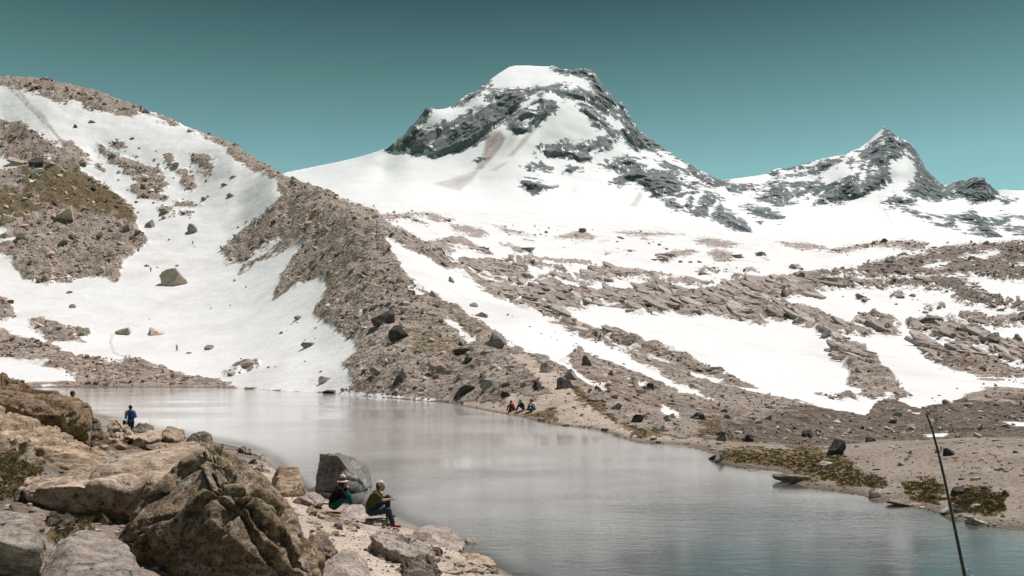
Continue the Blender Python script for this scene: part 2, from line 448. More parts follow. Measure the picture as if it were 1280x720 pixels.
def line_sd(px, py, pts):
    pts = np.asarray(pts, float)
    best = np.full(len(px), 1e9)
    x0, y0 = pts.min(0) - 20
    x1, y1 = pts.max(0) + 20
    sel = np.nonzero((px > x0) & (px < x1) & (py > y0) & (py < y1))[0]
    X, Y = px[sel], py[sel]
    b = np.full(len(sel), 1e9)
    for (ax, ay), (bx, by) in zip(pts[:-1], pts[1:]):
        dx, dy = bx - ax, by - ay
        t = np.clip(((X - ax) * dx + (Y - ay) * dy) / (dx * dx + dy * dy + 1e-12), 0, 1)
        b = np.minimum(b, (X - ax - t * dx) ** 2 + (Y - ay - t * dy) ** 2)
    best[sel] = b
    return np.sqrt(best)


g = np.array(GROUND, float)
SX, SY = 90.0, 4.5
ground_fit = RBF(np.stack([g[:, 0] / SX, np.log(g[:, 2]) * SY], 1), (HZ - g[:, 1]) / F, 2e-3)

cols = np.concatenate([np.arange(-420, -60, 9), np.arange(-60, 1341, 2.0), np.arange(1349, 1751, 9)])
LD0, LD1 = math.log(1.7), math.log(1700)
rows = np.concatenate([np.linspace(LD0, math.log(9), 90)[:-1], np.linspace(math.log(9), math.log(80), 230)[:-1],
                       np.linspace(math.log(80), math.log(650), 600)[:-1], np.linspace(math.log(650), LD1, 150)])
NC, NR = len(cols), len(rows)
CX, RD = np.meshgrid(cols, rows)
CX, RD = CX.ravel(), RD.ravel()
DD = np.exp(RD)
tx = (CX - 640) / F * DD
slope = ground_fit(np.stack([CX / SX, RD * SY], 1))
CREST = np.array([(-420, 40), (-200, 70), (0, 95), (60, 99), (120, 113), (180, 136), (240, 158), (290, 180), (330, 205), (357, 222), (400, 246)], float)
sl2, dd2 = (HZ - slope * F).reshape(NR, NC), DD.reshape(NR, NC)
win = (dd2 > 200) & (dd2 < 700)
top = np.where(win, sl2, 9e9)
top_i = top.argmin(0)
want = np.interp(cols, CREST[:, 0], CREST[:, 1]) + 3
delta = np.where(cols < 400, want - top.min(0), 0) * (1 - sstep(cols, 340, 400))
dc = np.exp(rows)[top_i]
slope = slope - (delta[None] / F * sstep(np.log(dd2 / dc[None]), math.log(.66), 0)).ravel()
print('crest correction', delta[::40].round(1))
tz = EYE + slope * DD
base_py = HZ - F * (tz - EYE) / DD
W3 = np.stack([tx, DD, tz], 1)
BASIN = np.interp(CX, [-420, 60, 290, 310, 420, 550, 640, 700, 780, 870, 930, 1000, 1060, 1130, 1200, 1280, 1450, 1750],
                  [160, 156, 157, 142, 129, 101, 79, 66, 54, 44, 38, 34, 31, 29, 26.5, 25, 22, 19])
in_basin = DD < BASIN

rock = np.where((DD < 75) | ((CX < 60) & (DD < 150)), 20.0, -20.0)
far_ok = DD > 62
for sign, s in ROCK:
    sd = poly_sd(CX, base_py, P(s))
    rock = np.where(far_ok, np.maximum(rock, sd) if sign == '+' else np.minimum(rock, -sd), rock)
rock = np.clip(rock, -20, 20)
rock = np.where(in_basin & (DD < 165), np.maximum(rock, np.clip((0.07 - tz) * F / DD * 2.0, -20, 20)), rock)
wob = fbm(W3 * np.array([[1, 1, 1]]) / 0.9, 3) * 4 + fbm(W3 / 6.0, 3) * 4
sand = np.full(len(DD), -20.0)
for s in SAND:
    sand = np.maximum(sand, np.clip(poly_sd(CX, base_py, P(s)) + wob, -20, 20))
left_shore = (DD < 60) & (CX < 640) & (tz > -1.5) & (CX + wob * 9 > 318)
sand = np.where(left_shore | ((DD < 20) & (CX > 330)), np.maximum(sand, 8), sand)
sand = np.where((tz < 0.0) & in_basin, 12, sand)
beyond = (~in_basin) & (tz < 1.0) & (DD > 46) & (CX > 950)
sand = np.where(beyond, -20, sand)
moss = np.zeros(len(DD))
for s, w in MOSS:
    moss = np.maximum(moss, w * sstep(poly_sd(CX, base_py, P(s)) + wob * 2.0, -5, 6))
moss = np.maximum(moss, np.where((CX < 330) & (DD < 60) & (tz > .05), 0.42 + wob * 0.03, 0))
moss *= sstep(tz, 0.02, 0.12)
dirt = np.zeros(len(DD))
for s, hw, w in DIRT:
    if w > 0:
        dirt = np.maximum(dirt, w * sstep(hw - line_sd(CX, base_py, P(s)) + wob * .12, -0.7, 0.9))

slab = np.where((DD > 190) & (CX > 470), sstep(DD, 190, 300), 0.0) * (1 - sstep(CX - (base_py - 300) * .3, 1040, 1120) * .6)
dk = sstep(poly_sd(CX, base_py, P('1010,352 1040,330 1100,318 1280,290 1620,270 1620,400 1280,395 1210,392 1190,370 1100,358 1030,356')), -4, 8)
slab = np.where(dk > .02, -dk, slab)
# relief: rough where rock shows, gently rolling where snow lies
rk = sstep(rock + fbm(W3 / 5.0, 4) * 5, -2, 5)
shore = np.where((DD < 165) & (in_basin | (tz > 0)), np.maximum(sstep(tz, 0.0, 1.6), np.where(in_basin | (DD > BASIN + 12), 0, 0)), 1.0)
scale_d = np.clip(DD / 160.0, 0.03, 2.2)
rough = (ridged(W3 / 13.0, 3) * 0.55 + fbm(W3 / 4.0, 4) * 0.75) * scale_d
rough_near = fbm(W3 / 0.8, 4) * 0.035 + fbm(W3 / 2.6, 2) * 0.05
strata = np.abs(((tz + 0.25 * tx * 0.3 + fbm(W3 / 22.0, 3) * 3) / 3.2) % 1.0 - 0.35)
in_slab = np.zeros(len(DD))
for k in (len(ROCK),):
    pass
slab_px = (base_py < 505) & (CX > 640) & (DD > 150) & (DD < 700)
relief = np.where(DD > 62, rk * rough * (1 - 0.7 * sstep(sand, 0, 8)), rough_near * (1 - 0.4 * sstep(sand, 0, 8)))
relief += np.where(slab_px, rk * (0.35 - strata) * 5.5 * np.clip(DD / 300, .5, 1.6), 0)
relief += moss * np.where(DD < 62, 0.06 + 0.16 * sstep(fbm(W3 / 0.9, 3), -.3, .6), 0)
relief += (1 - rk) * fbm(W3 / 26.0, 3) * 0.5 * np.clip(DD / 200, .2, 2.5)
tz2 = tz + relief * shore
# keep the lake edge where it is: bed stays below the water, land above
tz2 = np.where((tz < 0) & in_basin, np.minimum(tz2, tz * .7), tz2)

q = np.arange(NR * NC).reshape(NR, NC)
quads = np.stack([q[:-1, :-1], q[:-1, 1:], q[1:, 1:], q[1:, :-1]], -1).reshape(-1, 4)
TZ = tz2.reshape(NR, NC)
VIEW_PY = (HZ - F * (tz2 - EYE) / DD).reshape(NR, NC)
ROCKF = rock.reshape(NR, NC)
SANDF, MOSSF = sand.reshape(NR, NC), moss.reshape(NR, NC)
ROWD = np.exp(rows)


def ground_z(x, y):
    px = 640 + F * x / y
    c = np.clip(np.interp(px, cols, np.arange(NC)), 0, NC - 1.001)
    r = np.clip(np.interp(math.log(max(y, 1.71)), rows, np.arange(NR)), 0, NR - 1.001)
    c0, r0 = int(c), int(r)
    fc, fr = c - c0, r - r0
    return float((TZ[r0, c0] * (1 - fc) + TZ[r0, c0 + 1] * fc) * (1 - fr) + (TZ[r0 + 1, c0] * (1 - fc) + TZ[r0 + 1, c0 + 1] * fc) * fr)


def ground_at(px, py, dmin=2.0):
    """first ground point, beyond dmin, that the photo position looks at"""
    c = int(np.argmin(np.abs(cols - px)))
    v = VIEW_PY[:, c]
    k = int(np.searchsorted(ROWD, dmin))
    hit = np.nonzero(v[k:] <= py)[0]
    if not len(hit):
        return None
    j = k + int(hit[0])
    d = ROWD[j]
    if j > k and v[j - 1] > py:
        t = (v[j - 1] - py) / max(1e-9, v[j - 1] - v[j])
        d = ROWD[j - 1] + t * (ROWD[j] - ROWD[j - 1])
    return at(px, py, d)


def stone_colour(t, pos, warm=0.0):
    """broken granite and gneiss: greys and browns in stones of many sizes"""
    n1 = t.noise(pos, 0.05, 6, 0.62)
    n2 = t.noise(pos, 0.9, 6, 0.7)
    base = t.ramp(n1, [(0.3, (0.22, 0.175, 0.148)), (0.48, (0.315, 0.263, 0.232)), (0.7, (0.40, 0.345, 0.312))])
    v = t.n('TexVoronoi')
    t.put(v.inputs['Vector'], pos)
    v.inputs['Scale'].default_value = 1.1
    stone = t.ramp(t.math('MULTIPLY', v.outputs['Color'], 1.0), [(0.0, (0.5, 0.48, 0.46)), (0.5, (1, 1, 1)), (1.0, (1.35, 1.3, 1.25))])
    c = t.mix(0.75, base, stone, 'MULTIPLY')
    return t.mix(t.step(n2, 0.35, 0.75), t.mix(1.0, c, (0.72, 0.70, 0.68), 'MULTIPLY'), t.mix(1.0, c, (1.2, 1.16, 1.12), 'MULTIPLY'))


def terrain_material():
    t = NT('terrain')
    pos = t.pos()
    edge = t.noise(pos, 0.11, 9, 0.66)
    edge2 = t.noise(pos, 0.9, 6, 0.65)
    wig = t.math('ADD', t.math('MULTIPLY', t.math('SUBTRACT', edge, 0.5), 26.0), t.math('MULTIPLY', t.math('SUBTRACT', edge2, 0.5), 9.0))
    wig = t.math('MULTIPLY', wig, t.math('MULTIPLY_ADD', t.math('MAXIMUM', t.attr('slab'), 0.0), -0.45, 1.0))
    f = t.math('ADD', t.attr('rock'), wig)
    streak = t.noise(t.mapv(pos, (0.22, 0.22, 1.0), (0.05, 0.1, 0.45)), 0.16, 8, 0.7)
    f = t.math('ADD', f, t.math('MULTIPLY', t.math('SUBTRACT', streak, 0.53), t.math('MULTIPLY', t.math('ABSOLUTE', t.attr('slab')), 18.0)))
    rockm = t.step(f, -0.35, 0.35)
    stone = stone_colour(t, pos)
    # bedrock farther up: smoother and pinkish, with dark seams; the boulder field on its right is darker
    sl = t.attr('slab')
    seamn = t.noise(t.mapv(pos, (0.35, 0.35, 2.2), (0.06, 0.14, 0.5)), 0.33, 7, 0.68)
    slabc = t.ramp(seamn, [(0.34, (0.06, 0.05, 0.045)), (0.43, (0.27, 0.223, 0.20)), (0.55, (0.40, 0.337, 0.305)), (0.75, (0.50, 0.435, 0.40))])
    slabc = t.mix(0.3, slabc, t.ramp(t.noise(pos, 0.12, 8, 0.7), [(0.35, (0.65,) * 3), (0.6, (1.1,) * 3)]), 'MULTIPLY')
    stone = t.mix(t.math('MAXIMUM', sl, 0.0), stone, slabc)
    stone = t.mix(t.math('MAXIMUM', t.math('MULTIPLY', sl, -1.0), 0.0), stone, t.mix(1.0, stone, (0.62, 0.62, 0.635), 'MULTIPLY'))
    # moss and dry grass
    mn = t.noise(pos, 2.2, 6, 0.7)
    mossc = t.ramp(mn, [(0.25, (0.06, 0.045, 0.025)), (0.5, (0.135, 0.098, 0.052)), (0.75, (0.22, 0.165, 0.095))])
    mossm = t.step(t.math('ADD', t.attr('moss'), t.math('MULTIPLY', t.math('SUBTRACT', t.noise(pos, 1.3, 7, 0.7), 0.5), 1.3)), 0.42, 0.62)
    # gravel and trodden earth
    sn = t.noise(pos, 0.5, 7, 0.65)
    peb = t.n('TexVoronoi')
    t.put(peb.inputs['Vector'], pos)
    peb.inputs['Scale'].default_value = 9.0
    sandc = t.ramp(sn, [(0.3, (0.265, 0.21, 0.168)), (0.52, (0.385, 0.315, 0.26)), (0.75, (0.47, 0.395, 0.335))])
    sandc = t.mix(0.7, sandc, t.ramp(peb.outputs['Color'], [(0, (0.6, 0.58, 0.56)), (0.6, (1, 1, 1)), (1, (1.25, 1.22, 1.2))]), 'MULTIPLY')
    bankc = t.mix(1.0, sandc, (0.60, 0.605, 0.605), 'MULTIPLY')
    sandc = t.mix(t.attr('bank'), sandc, bankc)
    sandm = t.step(t.math('ADD', t.attr('sand'), t.math('MULTIPLY', t.math('SUBTRACT', t.noise(pos, 0.8, 6, 0.65), 0.5), 14.0)), -1.2, 1.2)
    ground = t.mix(sandm, stone, sandc)
    ground = t.mix(mossm, ground, mossc)
    sx = t.n('SeparateXYZ')
    t.put(sx.inputs[0], pos)
    wet = t.step(sx.outputs[2], 0.0, 0.16)
    ground = t.mix(wet, t.mix(1.0, ground, (0.5, 0.47, 0.44), 'MULTIPLY'), ground)
    snown = t.noise(pos, 0.35, 5, 0.6)
    snow = t.mix(snown, (0.60, 0.592, 0.588), (0.69, 0.685, 0.683))
    dustn = t.step(t.noise(t.mapv(pos, (1, 0.45, 1), (0, 0, 0.3)), 0.035, 8, 0.72), 0.46, 0.74)
    snow = t.mix(t.math('MULTIPLY', dustn, 0.38), snow, (0.40, 0.345, 0.315))
    dm = t.math('MULTIPLY', t.attr('dirt'), t.ramp(t.noise(pos, 0.8, 5, 0.6), [(0.3, (0.5,) * 3), (0.6, (1,) * 3)]))
    snow = t.mix(dm, snow, (0.19, 0.165, 0.15))
    colr = t.mix(rockm, snow, ground)
    h_rock = t.math('ADD', t.math('MULTIPLY', t.noise(pos, 0.6, 8, 0.72), 1.0), t.math('MULTIPLY', t.voro(pos, 1.1), 0.7))
    h_rock = t.math('ADD', h_rock, t.math('MULTIPLY', t.math('MULTIPLY', seamn, t.math('MAXIMUM', sl, 0.0)), 2.6))
    h_fine = t.math('ADD', t.noise(pos, 6.0, 6, 0.7), t.math('MULTIPLY', t.voro(pos, 9.0), 0.5))
    nb = t.bump(h_fine, 0.5, 0.03)
    nb = t.bump(t.math('MULTIPLY', h_rock, t.math('SUBTRACT', 1.0, sandm)), 0.9, 0.7, nb)
    h_snow = t.noise(t.mapv(pos, (1, 1, 1)), 0.28, 6, 0.55)
    ns = t.bump(t.math('ADD', h_snow, t.math('MULTIPLY', t.noise(pos, 1.6, 4, 0.6), 0.3)), 0.42, 0.9)
    nm = t.n('Mix', data_type='VECTOR')
    t.put(nm.inputs[0], rockm)
    t.put(nm.inputs[4], ns)
    t.put(nm.inputs[5], nb)
    rough = t.math('MULTIPLY_ADD', rockm, 0.3, 0.6)
    return t.done(t.principled(colr, rough, nm.outputs[1], 0.15))


MOSSF = MOSSF
M_TERRAIN = terrain_material()
terr = link('terrain', mesh_np('terrain', np.stack([tx, DD, tz2], 1), quads, 4, M_TERRAIN,
                               {'rock': rock, 'sand': sand, 'moss': moss, 'dirt': dirt, 'slab': slab, 'bank': sstep(CX + wob * 6, 780, 960)}))
tag(terr, kind='structure')

# ------------------------------------------------------------------ lake
lc, lr = np.arange(0, NC, 2), np.arange(0, NR, 2)
lake_ok = (tz2.reshape(NR, NC) < 0.10) & (DD.reshape(NR, NC) < 158) & (DD.reshape(NR, NC) > 6)
# only the basin itself, not the low ground beyond the spit
lim = BASIN.reshape(NR, NC)
lake_ok &= DD.reshape(NR, NC) < lim
ok = lake_ok[np.ix_(lr, lc)]
fq = ok[:-1, :-1] | ok[:-1, 1:] | ok[1:, 1:] | ok[1:, :-1]
li = (lr[:, None] * NC + lc[None, :])
lq = np.stack([li[:-1, :-1], li[:-1, 1:], li[1:, 1:], li[1:, :-1]], -1)[fq]
used, inv = np.unique(lq, return_inverse=True)
lv = np.stack([tx[used], DD[used], np.zeros(len(used))], 1)


def water_material():
    t = NT('water')
    pos = t.pos()
    depth = t.attr('depth')
    n1 = t.noise(t.mapv(pos, (0.55, 1.5, 1), (0, 0, 0.25)), 2.0, 2, 0.5, 0.4)
    n2 = t.noise(t.mapv(pos, (1.0, 2.6, 1), (0, 0, -0.2)), 6.5, 1, 0.5, 0.3)
    gust = t.step(t.noise(t.mapv(pos, (0.05, 0.11, 1)), 1.0, 4, 0.55), 0.38, 0.68)
    n3 = t.noise(t.mapv(pos, (1.0, 2.2, 1), (0, 0, 0.1)), 17.0, 1, 0.5, 0.2)
    h = t.math('ADD', t.math('ADD', n1, t.math('MULTIPLY', n2, 0.45)), t.math('MULTIPLY', n3, 0.14))
    bn = t.n('Bump')
    t.put(bn.inputs['Height'], h)
    bn.inputs['Distance'].default_value = 0.06
    t.put(bn.inputs['Strength'], t.math('MULTIPLY_ADD', gust, 0.24, 0.03))
    sp = t.n('SeparateXYZ')
    t.put(sp.inputs[0], pos)
    far_reflect = t.step(t.math('ADD', t.math('SUBTRACT', sp.outputs[1], t.math('MULTIPLY', sp.outputs[0], 0.7)), t.math('MULTIPLY', t.math('SUBTRACT', t.noise(pos, 0.12, 4, 0.55), 0.5), 26.0)), 14.0, 60.0)
    col = t.mix(far_reflect, (0.046, 0.048, 0.045), (0.40, 0.383, 0.372))  # far water painted paler in place of the bright snow it reflects
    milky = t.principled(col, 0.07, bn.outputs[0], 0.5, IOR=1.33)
    gl = t.n('BsdfGlossy')
    gl.inputs['Roughness'].default_value = 0.06
    t.put(gl.inputs['Normal'], bn.outputs[0])
    fr = t.n('Fresnel')
    fr.inputs['IOR'].default_value = 1.33
    t.put(fr.inputs['Normal'], bn.outputs[0])
    tr = t.n('BsdfTransparent')
    tr.inputs['Color'].default_value = (0.86, 0.9, 0.88, 1)
    ms = t.n('MixShader')
    t.put(ms.inputs[0], fr.outputs[0]); t.t.links.new(tr.outputs[0], ms.inputs[1]); t.t.links.new(gl.outputs[0], ms.inputs[2])
    m2 = t.n('MixShader')
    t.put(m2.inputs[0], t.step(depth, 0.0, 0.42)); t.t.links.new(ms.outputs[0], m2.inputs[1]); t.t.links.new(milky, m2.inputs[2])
    return t.done(m2.outputs[0])


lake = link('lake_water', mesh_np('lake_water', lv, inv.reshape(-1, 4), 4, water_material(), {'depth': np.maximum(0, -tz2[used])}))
tag(lake, kind='structure')

# ------------------------------------------------------------------ the two mountains
MAIN_CREST = P('250,262 330,224 360,215 395,208 420,203 450,196 470,190 484,185 492,179 498,172 503,170 508,164 514,158 520,152 527,142 532,136 538,135 545,137 556,136 566,132 576,124 586,118 596,113 606,105 616,97 626,90 636,84 644,82 660,82 676,83 690,83 698,85 706,87 714,88 722,86 734,86 741,88 746,94 752,103 758,110 764,118 768,125 771,131 776,127 779,128 782,135 787,144 793,153 798,163 806,168 815,174 824,181 833,188 842,193 850,199 860,204 868,208 876,213 886,218 895,223 902,228 908,236 914,246 920,254 926,264 932,274 938,284 944,295 950,300 960,306 985,318')
RIGHT_CREST = P('840,240 870,226 890,223 905,225 920,223 935,221 950,219 960,216 970,211 985,210 1000,206 1015,202 1030,198 1040,196 1045,194 1046,190 1049,195 1056,194 1062,190 1072,186 1080,181 1088,175 1095,168 1101,163 1105,158 1109,160 1114,165 1120,170 1126,173 1133,176 1140,180 1144,186 1148,194 1152,201 1156,209 1162,216 1168,222 1174,227 1180,231 1186,230 1192,228 1198,227 1203,224 1208,226 1214,222 1220,221 1225,223 1230,221 1234,227 1240,234 1245,238 1256,237 1266,238 1280,238 1300,236 1340,244 1420,240 1520,262')
MAIN_DEPTH = [(250, 262, 2500), (330, 224, 2500), (395, 208, 2500), (450, 196, 2450), (492, 179, 2400), (535, 136, 2450), (576, 124, 2520), (616, 97, 2600), (644, 82, 2680), (690, 83, 2680), (741, 88, 2650), (768, 125, 2560), (798, 163, 2480), (842, 193, 2400), (895, 223, 2300), (944, 295, 1900), (985, 318, 1750),
              (600, 128, 2430), (640, 111, 2470), (680, 107, 2480), (700, 106, 2490), (735, 115, 2500), (530, 158, 2405), (560, 148, 2410), (512, 172, 2400),
              (505, 187, 2372), (497, 184, 2395), (485, 190, 2400), (470, 200, 2375), (455, 207, 2365), (520, 194, 2335), (540, 199, 2290), (575, 188, 2285), (605, 172, 2290), (615, 185, 2225), (640, 143, 2370), (670, 116, 2440),
              (680, 119, 2380), (655, 142, 2310), (640, 165, 2235), (688, 150, 2300), (720, 128, 2420), (740, 150, 2380), (762, 178, 2330), (720, 170, 2310), (690, 176, 2250), (690, 195, 2210), (740, 200, 2230), (780, 172, 2400), (800, 190, 2370), (770, 208, 2250), (800, 205, 2260), (785, 228, 2160), (820, 246, 2080), (835, 216, 2230), (860, 222, 2250), (880, 238, 2150), (860, 262, 2000), (900, 275, 1960), (925, 291, 1850),
              (620, 205, 2140), (600, 225, 2090), (540, 225, 2130), (480, 215, 2310), (510, 205, 2290), (400, 232, 2300), (330, 246, 2300), (655, 240, 2000), (700, 240, 2020), (750, 250, 1980), (600, 255, 1900), (500, 250, 1950), (420, 260, 2000), (680, 275, 1800), (780, 270, 1830), (850, 285, 1800), (920, 302, 1720), (580, 280, 1720), (450, 285, 1760), (300, 290, 1900),
              (250, 340, 1650), (450, 330, 1600), (650, 330, 1580), (850, 330, 1580), (985, 335, 1590)]
RIGHT_DEPTH = [(840, 240, 2950), (890, 223, 2950), (960, 216, 2950), (1030, 198, 3000), (1080, 181, 3050), (1105, 158, 3080), (1144, 186, 3000), (1162, 216, 2900), (1180, 231, 2850), (1230, 221, 2700), (1280, 238, 2750), (1420, 240, 2800), (1520, 262, 2800),
               (900, 242, 2700), (950, 250, 2650), (1000, 228, 2820), (970, 240, 2720), (1018, 256, 2560), (1040, 230, 2740), (1062, 222, 2700), (1065, 252, 2570), (1075, 210, 2780), (1105, 200, 2800), (1112, 225, 2700), (1100, 240, 2620), (1135, 210, 2760), (1125, 240, 2600), (1150, 250, 2540), (1180, 250, 2620), (1215, 255, 2550), (1240, 250, 2600), (1140, 268, 2400), (1180, 283, 2260), (1220, 288, 2250), (1250, 302, 2130), (1280, 270, 2400), (1280, 300, 2150),
               (1080, 265, 2440), (1030, 270, 2420), (960, 265, 2500), (950, 278, 2350), (1100, 285, 2200), (1000, 290, 2150), (900, 270, 2450), (1150, 300, 2020), (1050, 302, 2000), (850, 300, 2100), (1400, 300, 2100), (1520, 310, 2100),
               (840, 350, 1650), (1000, 350, 1640), (1200, 350, 1640), (1400, 350, 1660), (1520, 350, 1680)]
MAIN_ROCK = [
 ('+', '484,188 497,176 510,160 522,146 532,132 540,133 540,140 531,148 527,157 533,162 545,158 556,152 562,154 555,160 575,146 590,140 600,133 613,129 606,125 604,119 613,117 612,112 625,112 640,110 660,110 680,108 700,107 706,112 720,115 722,121 700,119 690,115 676,116 660,124 645,138 635,148 625,155 610,165 600,175 590,182 570,188 550,195 540,199 532,194 536,188 516,194 508,188 500,190 494,186'),
 ('+', '562,130 580,120 597,109 608,101 614,104 604,112 600,120 588,127 575,131 565,136'), ('-', '543,160 549,166 541,182 538,178'), ('-', '555,155 562,150 556,166'),
 ('+', '640,148 650,138 665,127 678,117 683,124 692,129 691,140 680,150 667,154 660,165 646,169 636,163 631,155'), ('-', '652,150 664,146 658,158'), ('-', '664,132 676,128 668,138'),
 ('+', '684,80 700,82 722,83 736,82 744,86 754,100 772,124 782,126 790,142 803,162 792,168 775,155 770,140 755,140 745,130 735,120 742,112 738,100 725,96 705,93 690,88'),
 ('+', '680,108 700,106 720,113 740,111 750,120 762,138 752,137 735,129 715,122 695,118'),
 ('+', '770,130 780,122 790,142 804,162 817,171 834,184 850,194 874,206 900,221 912,232 890,236 870,233 850,226 835,216 825,206 810,196 795,190 785,178 775,165 768,150'),
 ('-', '770,136 775,142 777,156 773,160 769,148'), ('-', '800,186 820,192 832,205 822,202 806,196'), ('-', '820,188 845,198 862,214 850,212 834,200'), ('-', '846,214 866,218 880,226 862,226'), ('-', '872,210 890,220 884,221'),
 ('+', '725,130 740,135 755,148 765,160 774,170 765,173 755,159 740,151 728,141'), ('+', '737,148 750,150 759,158 748,161 740,156'),
 ('+', '674,187 690,182 710,180 716,185 735,178 750,175 765,169 772,175 760,186 750,191 740,201 725,204 712,196 695,196 685,196'), ('-', '752,178 757,178 740,193 736,192'), ('-', '720,187 732,184 726,189'),
 ('+', '652,207 675,204 681,208 665,211'), ('+', '675,211 697,206 691,213'), ('+', '699,213 710,205 727,210 715,217 702,216'),
 ('+', '647,225 660,221 675,225 697,233 680,241 665,243 655,236'), ('+', '592,200 603,197 606,201 596,204'),
 ('+', '744,199 760,203 775,200 785,194 800,202 812,205 805,212 820,214 842,214 852,226 852,241 840,246 825,249 815,246 805,236 795,230 785,229 775,233 764,231 770,222 780,215 765,213 750,209'), ('-', '782,226 796,230 800,237 792,234'), ('-', '776,206 794,207 785,212'),
 ('+', '824,251 850,238 865,234 887,237 902,250 908,262 926,274 940,284 952,302 935,299 925,291 910,286 895,276 880,273 865,271 858,263 845,263 835,259'), ('-', '868,245 878,240 872,256 866,262'), ('-', '892,256 897,252 888,272 884,270'), ('-', '848,248 860,244 852,254'),
 ('+', '850,228 868,230 884,236 872,240 856,236'),
]
MAIN_DIRT = [('608,168 625,163 633,172 626,185 614,200 602,212 593,212 603,195', .9), ('541,230 570,221 600,211 592,225 575,238 563,236', .6), ('677,148 669,165 656,180 641,196 634,196 649,178 664,158', .65), ('612,213 630,203 637,202 620,214', .6), ('800,238 804,246 796,259 786,258', .5), ('520,196 536,195 534,200', .4),
             ('676,165 690,164 682,185 672,186', .14), ('716,225 722,240 716,244', .2), ('800,225 806,240 800,244', .3), ('640,160 648,170 640,185 632,182', .3)]
RIGHT_ROCK = [
 ('+', '1105,156 1112,161 1124,171 1136,177 1134,186 1126,200 1112,202 1110,215 1110,228 1100,235 1085,245 1065,252 1040,256 1016,257 1020,248 1035,235 1045,228 1060,220 1065,210 1060,200 1072,190 1075,182 1090,178 1103,172'),
 ('-', '1070,185 1088,178 1074,194 1076,204 1064,198'), ('-', '1070,228 1085,200 1082,215 1076,235'), ('-', '1062,205 1072,200 1078,212 1066,216'), ('-', '1090,205 1100,206 1098,216 1088,216'), ('-', '1095,160 1106,163 1103,170 1090,178 1078,184 1084,176'),
 ('+', '1062,187 1052,193 1035,196 1000,204 975,210 958,216 970,225 985,222 1010,218 1025,222 1040,210 1052,200'), ('+', '1042,197 1044,187 1048,188 1050,197'),
 ('-', '975,214 1000,211 1020,210 985,218'), ('-', '1000,207 1020,204 1010,209'),
 ('+', '958,225 990,227 1020,228 1032,235 1018,246 1000,251 970,253 948,250 938,245 960,238'), ('-', '985,234 1005,236 990,240'), ('-', '1000,244 1016,240 1008,250'),
 ('+', '1132,175 1147,184 1152,198 1158,208 1168,221 1182,230 1195,226 1205,222 1218,218 1232,218 1238,230 1246,240 1247,249 1235,253 1215,256 1200,246 1185,251 1170,253 1160,251 1145,246 1128,240 1140,228 1150,215 1145,205 1138,195'), ('-', '1130,184 1140,190 1144,200 1136,198 1130,192'), ('-', '1134,208 1148,208 1140,216'), ('-', '1128,220 1142,218 1132,228'),
 ('+', '1104,251 1120,243 1140,242 1152,250 1140,256 1120,259 1110,256'),
 ('+', '1124,258 1150,265 1175,269 1200,267 1215,261 1235,275 1250,290 1254,303 1240,301 1220,291 1200,288 1180,284 1160,276 1140,269'), ('-', '1165,271 1185,272 1176,277'), ('-', '1196,278 1216,282 1204,286'), ('-', '1150,262 1200,258 1206,264 1170,266'),
 ('+', '1234,270 1260,271 1264,280 1245,281'), ('+', '1254,285 1290,282 1300,296 1265,294'), ('+', '1244,260 1263,262 1250,265'), ('+', '1256,268 1290,272 1280,276'), ('+', '1245,246 1270,251 1256,254'),
 ('+', '888,228 905,225 930,230 960,233 962,240 930,241 905,243 886,238'), ('+', '918,255 940,257 960,261 984,270 975,277 955,273 935,266'), ('+', '968,254 984,252 986,258 972,260'), ('+', '946,277 953,277 951,281'),
 ('+', '892,224 900,222 910,226 900,230'), ('+', '1176,309 1198,306 1200,310 1185,311'), ('+', '1290,240 1340,250 1420,246 1400,280 1330,270'),
]
RIGHT_DIRT = [('1092,254 1108,261 1114,276 1127,285 1112,278 1104,266', .35), ('1070,290 1110,292 1140,298 1100,297', .18), ('1100,232 1112,228 1108,246 1092,256', .12)]


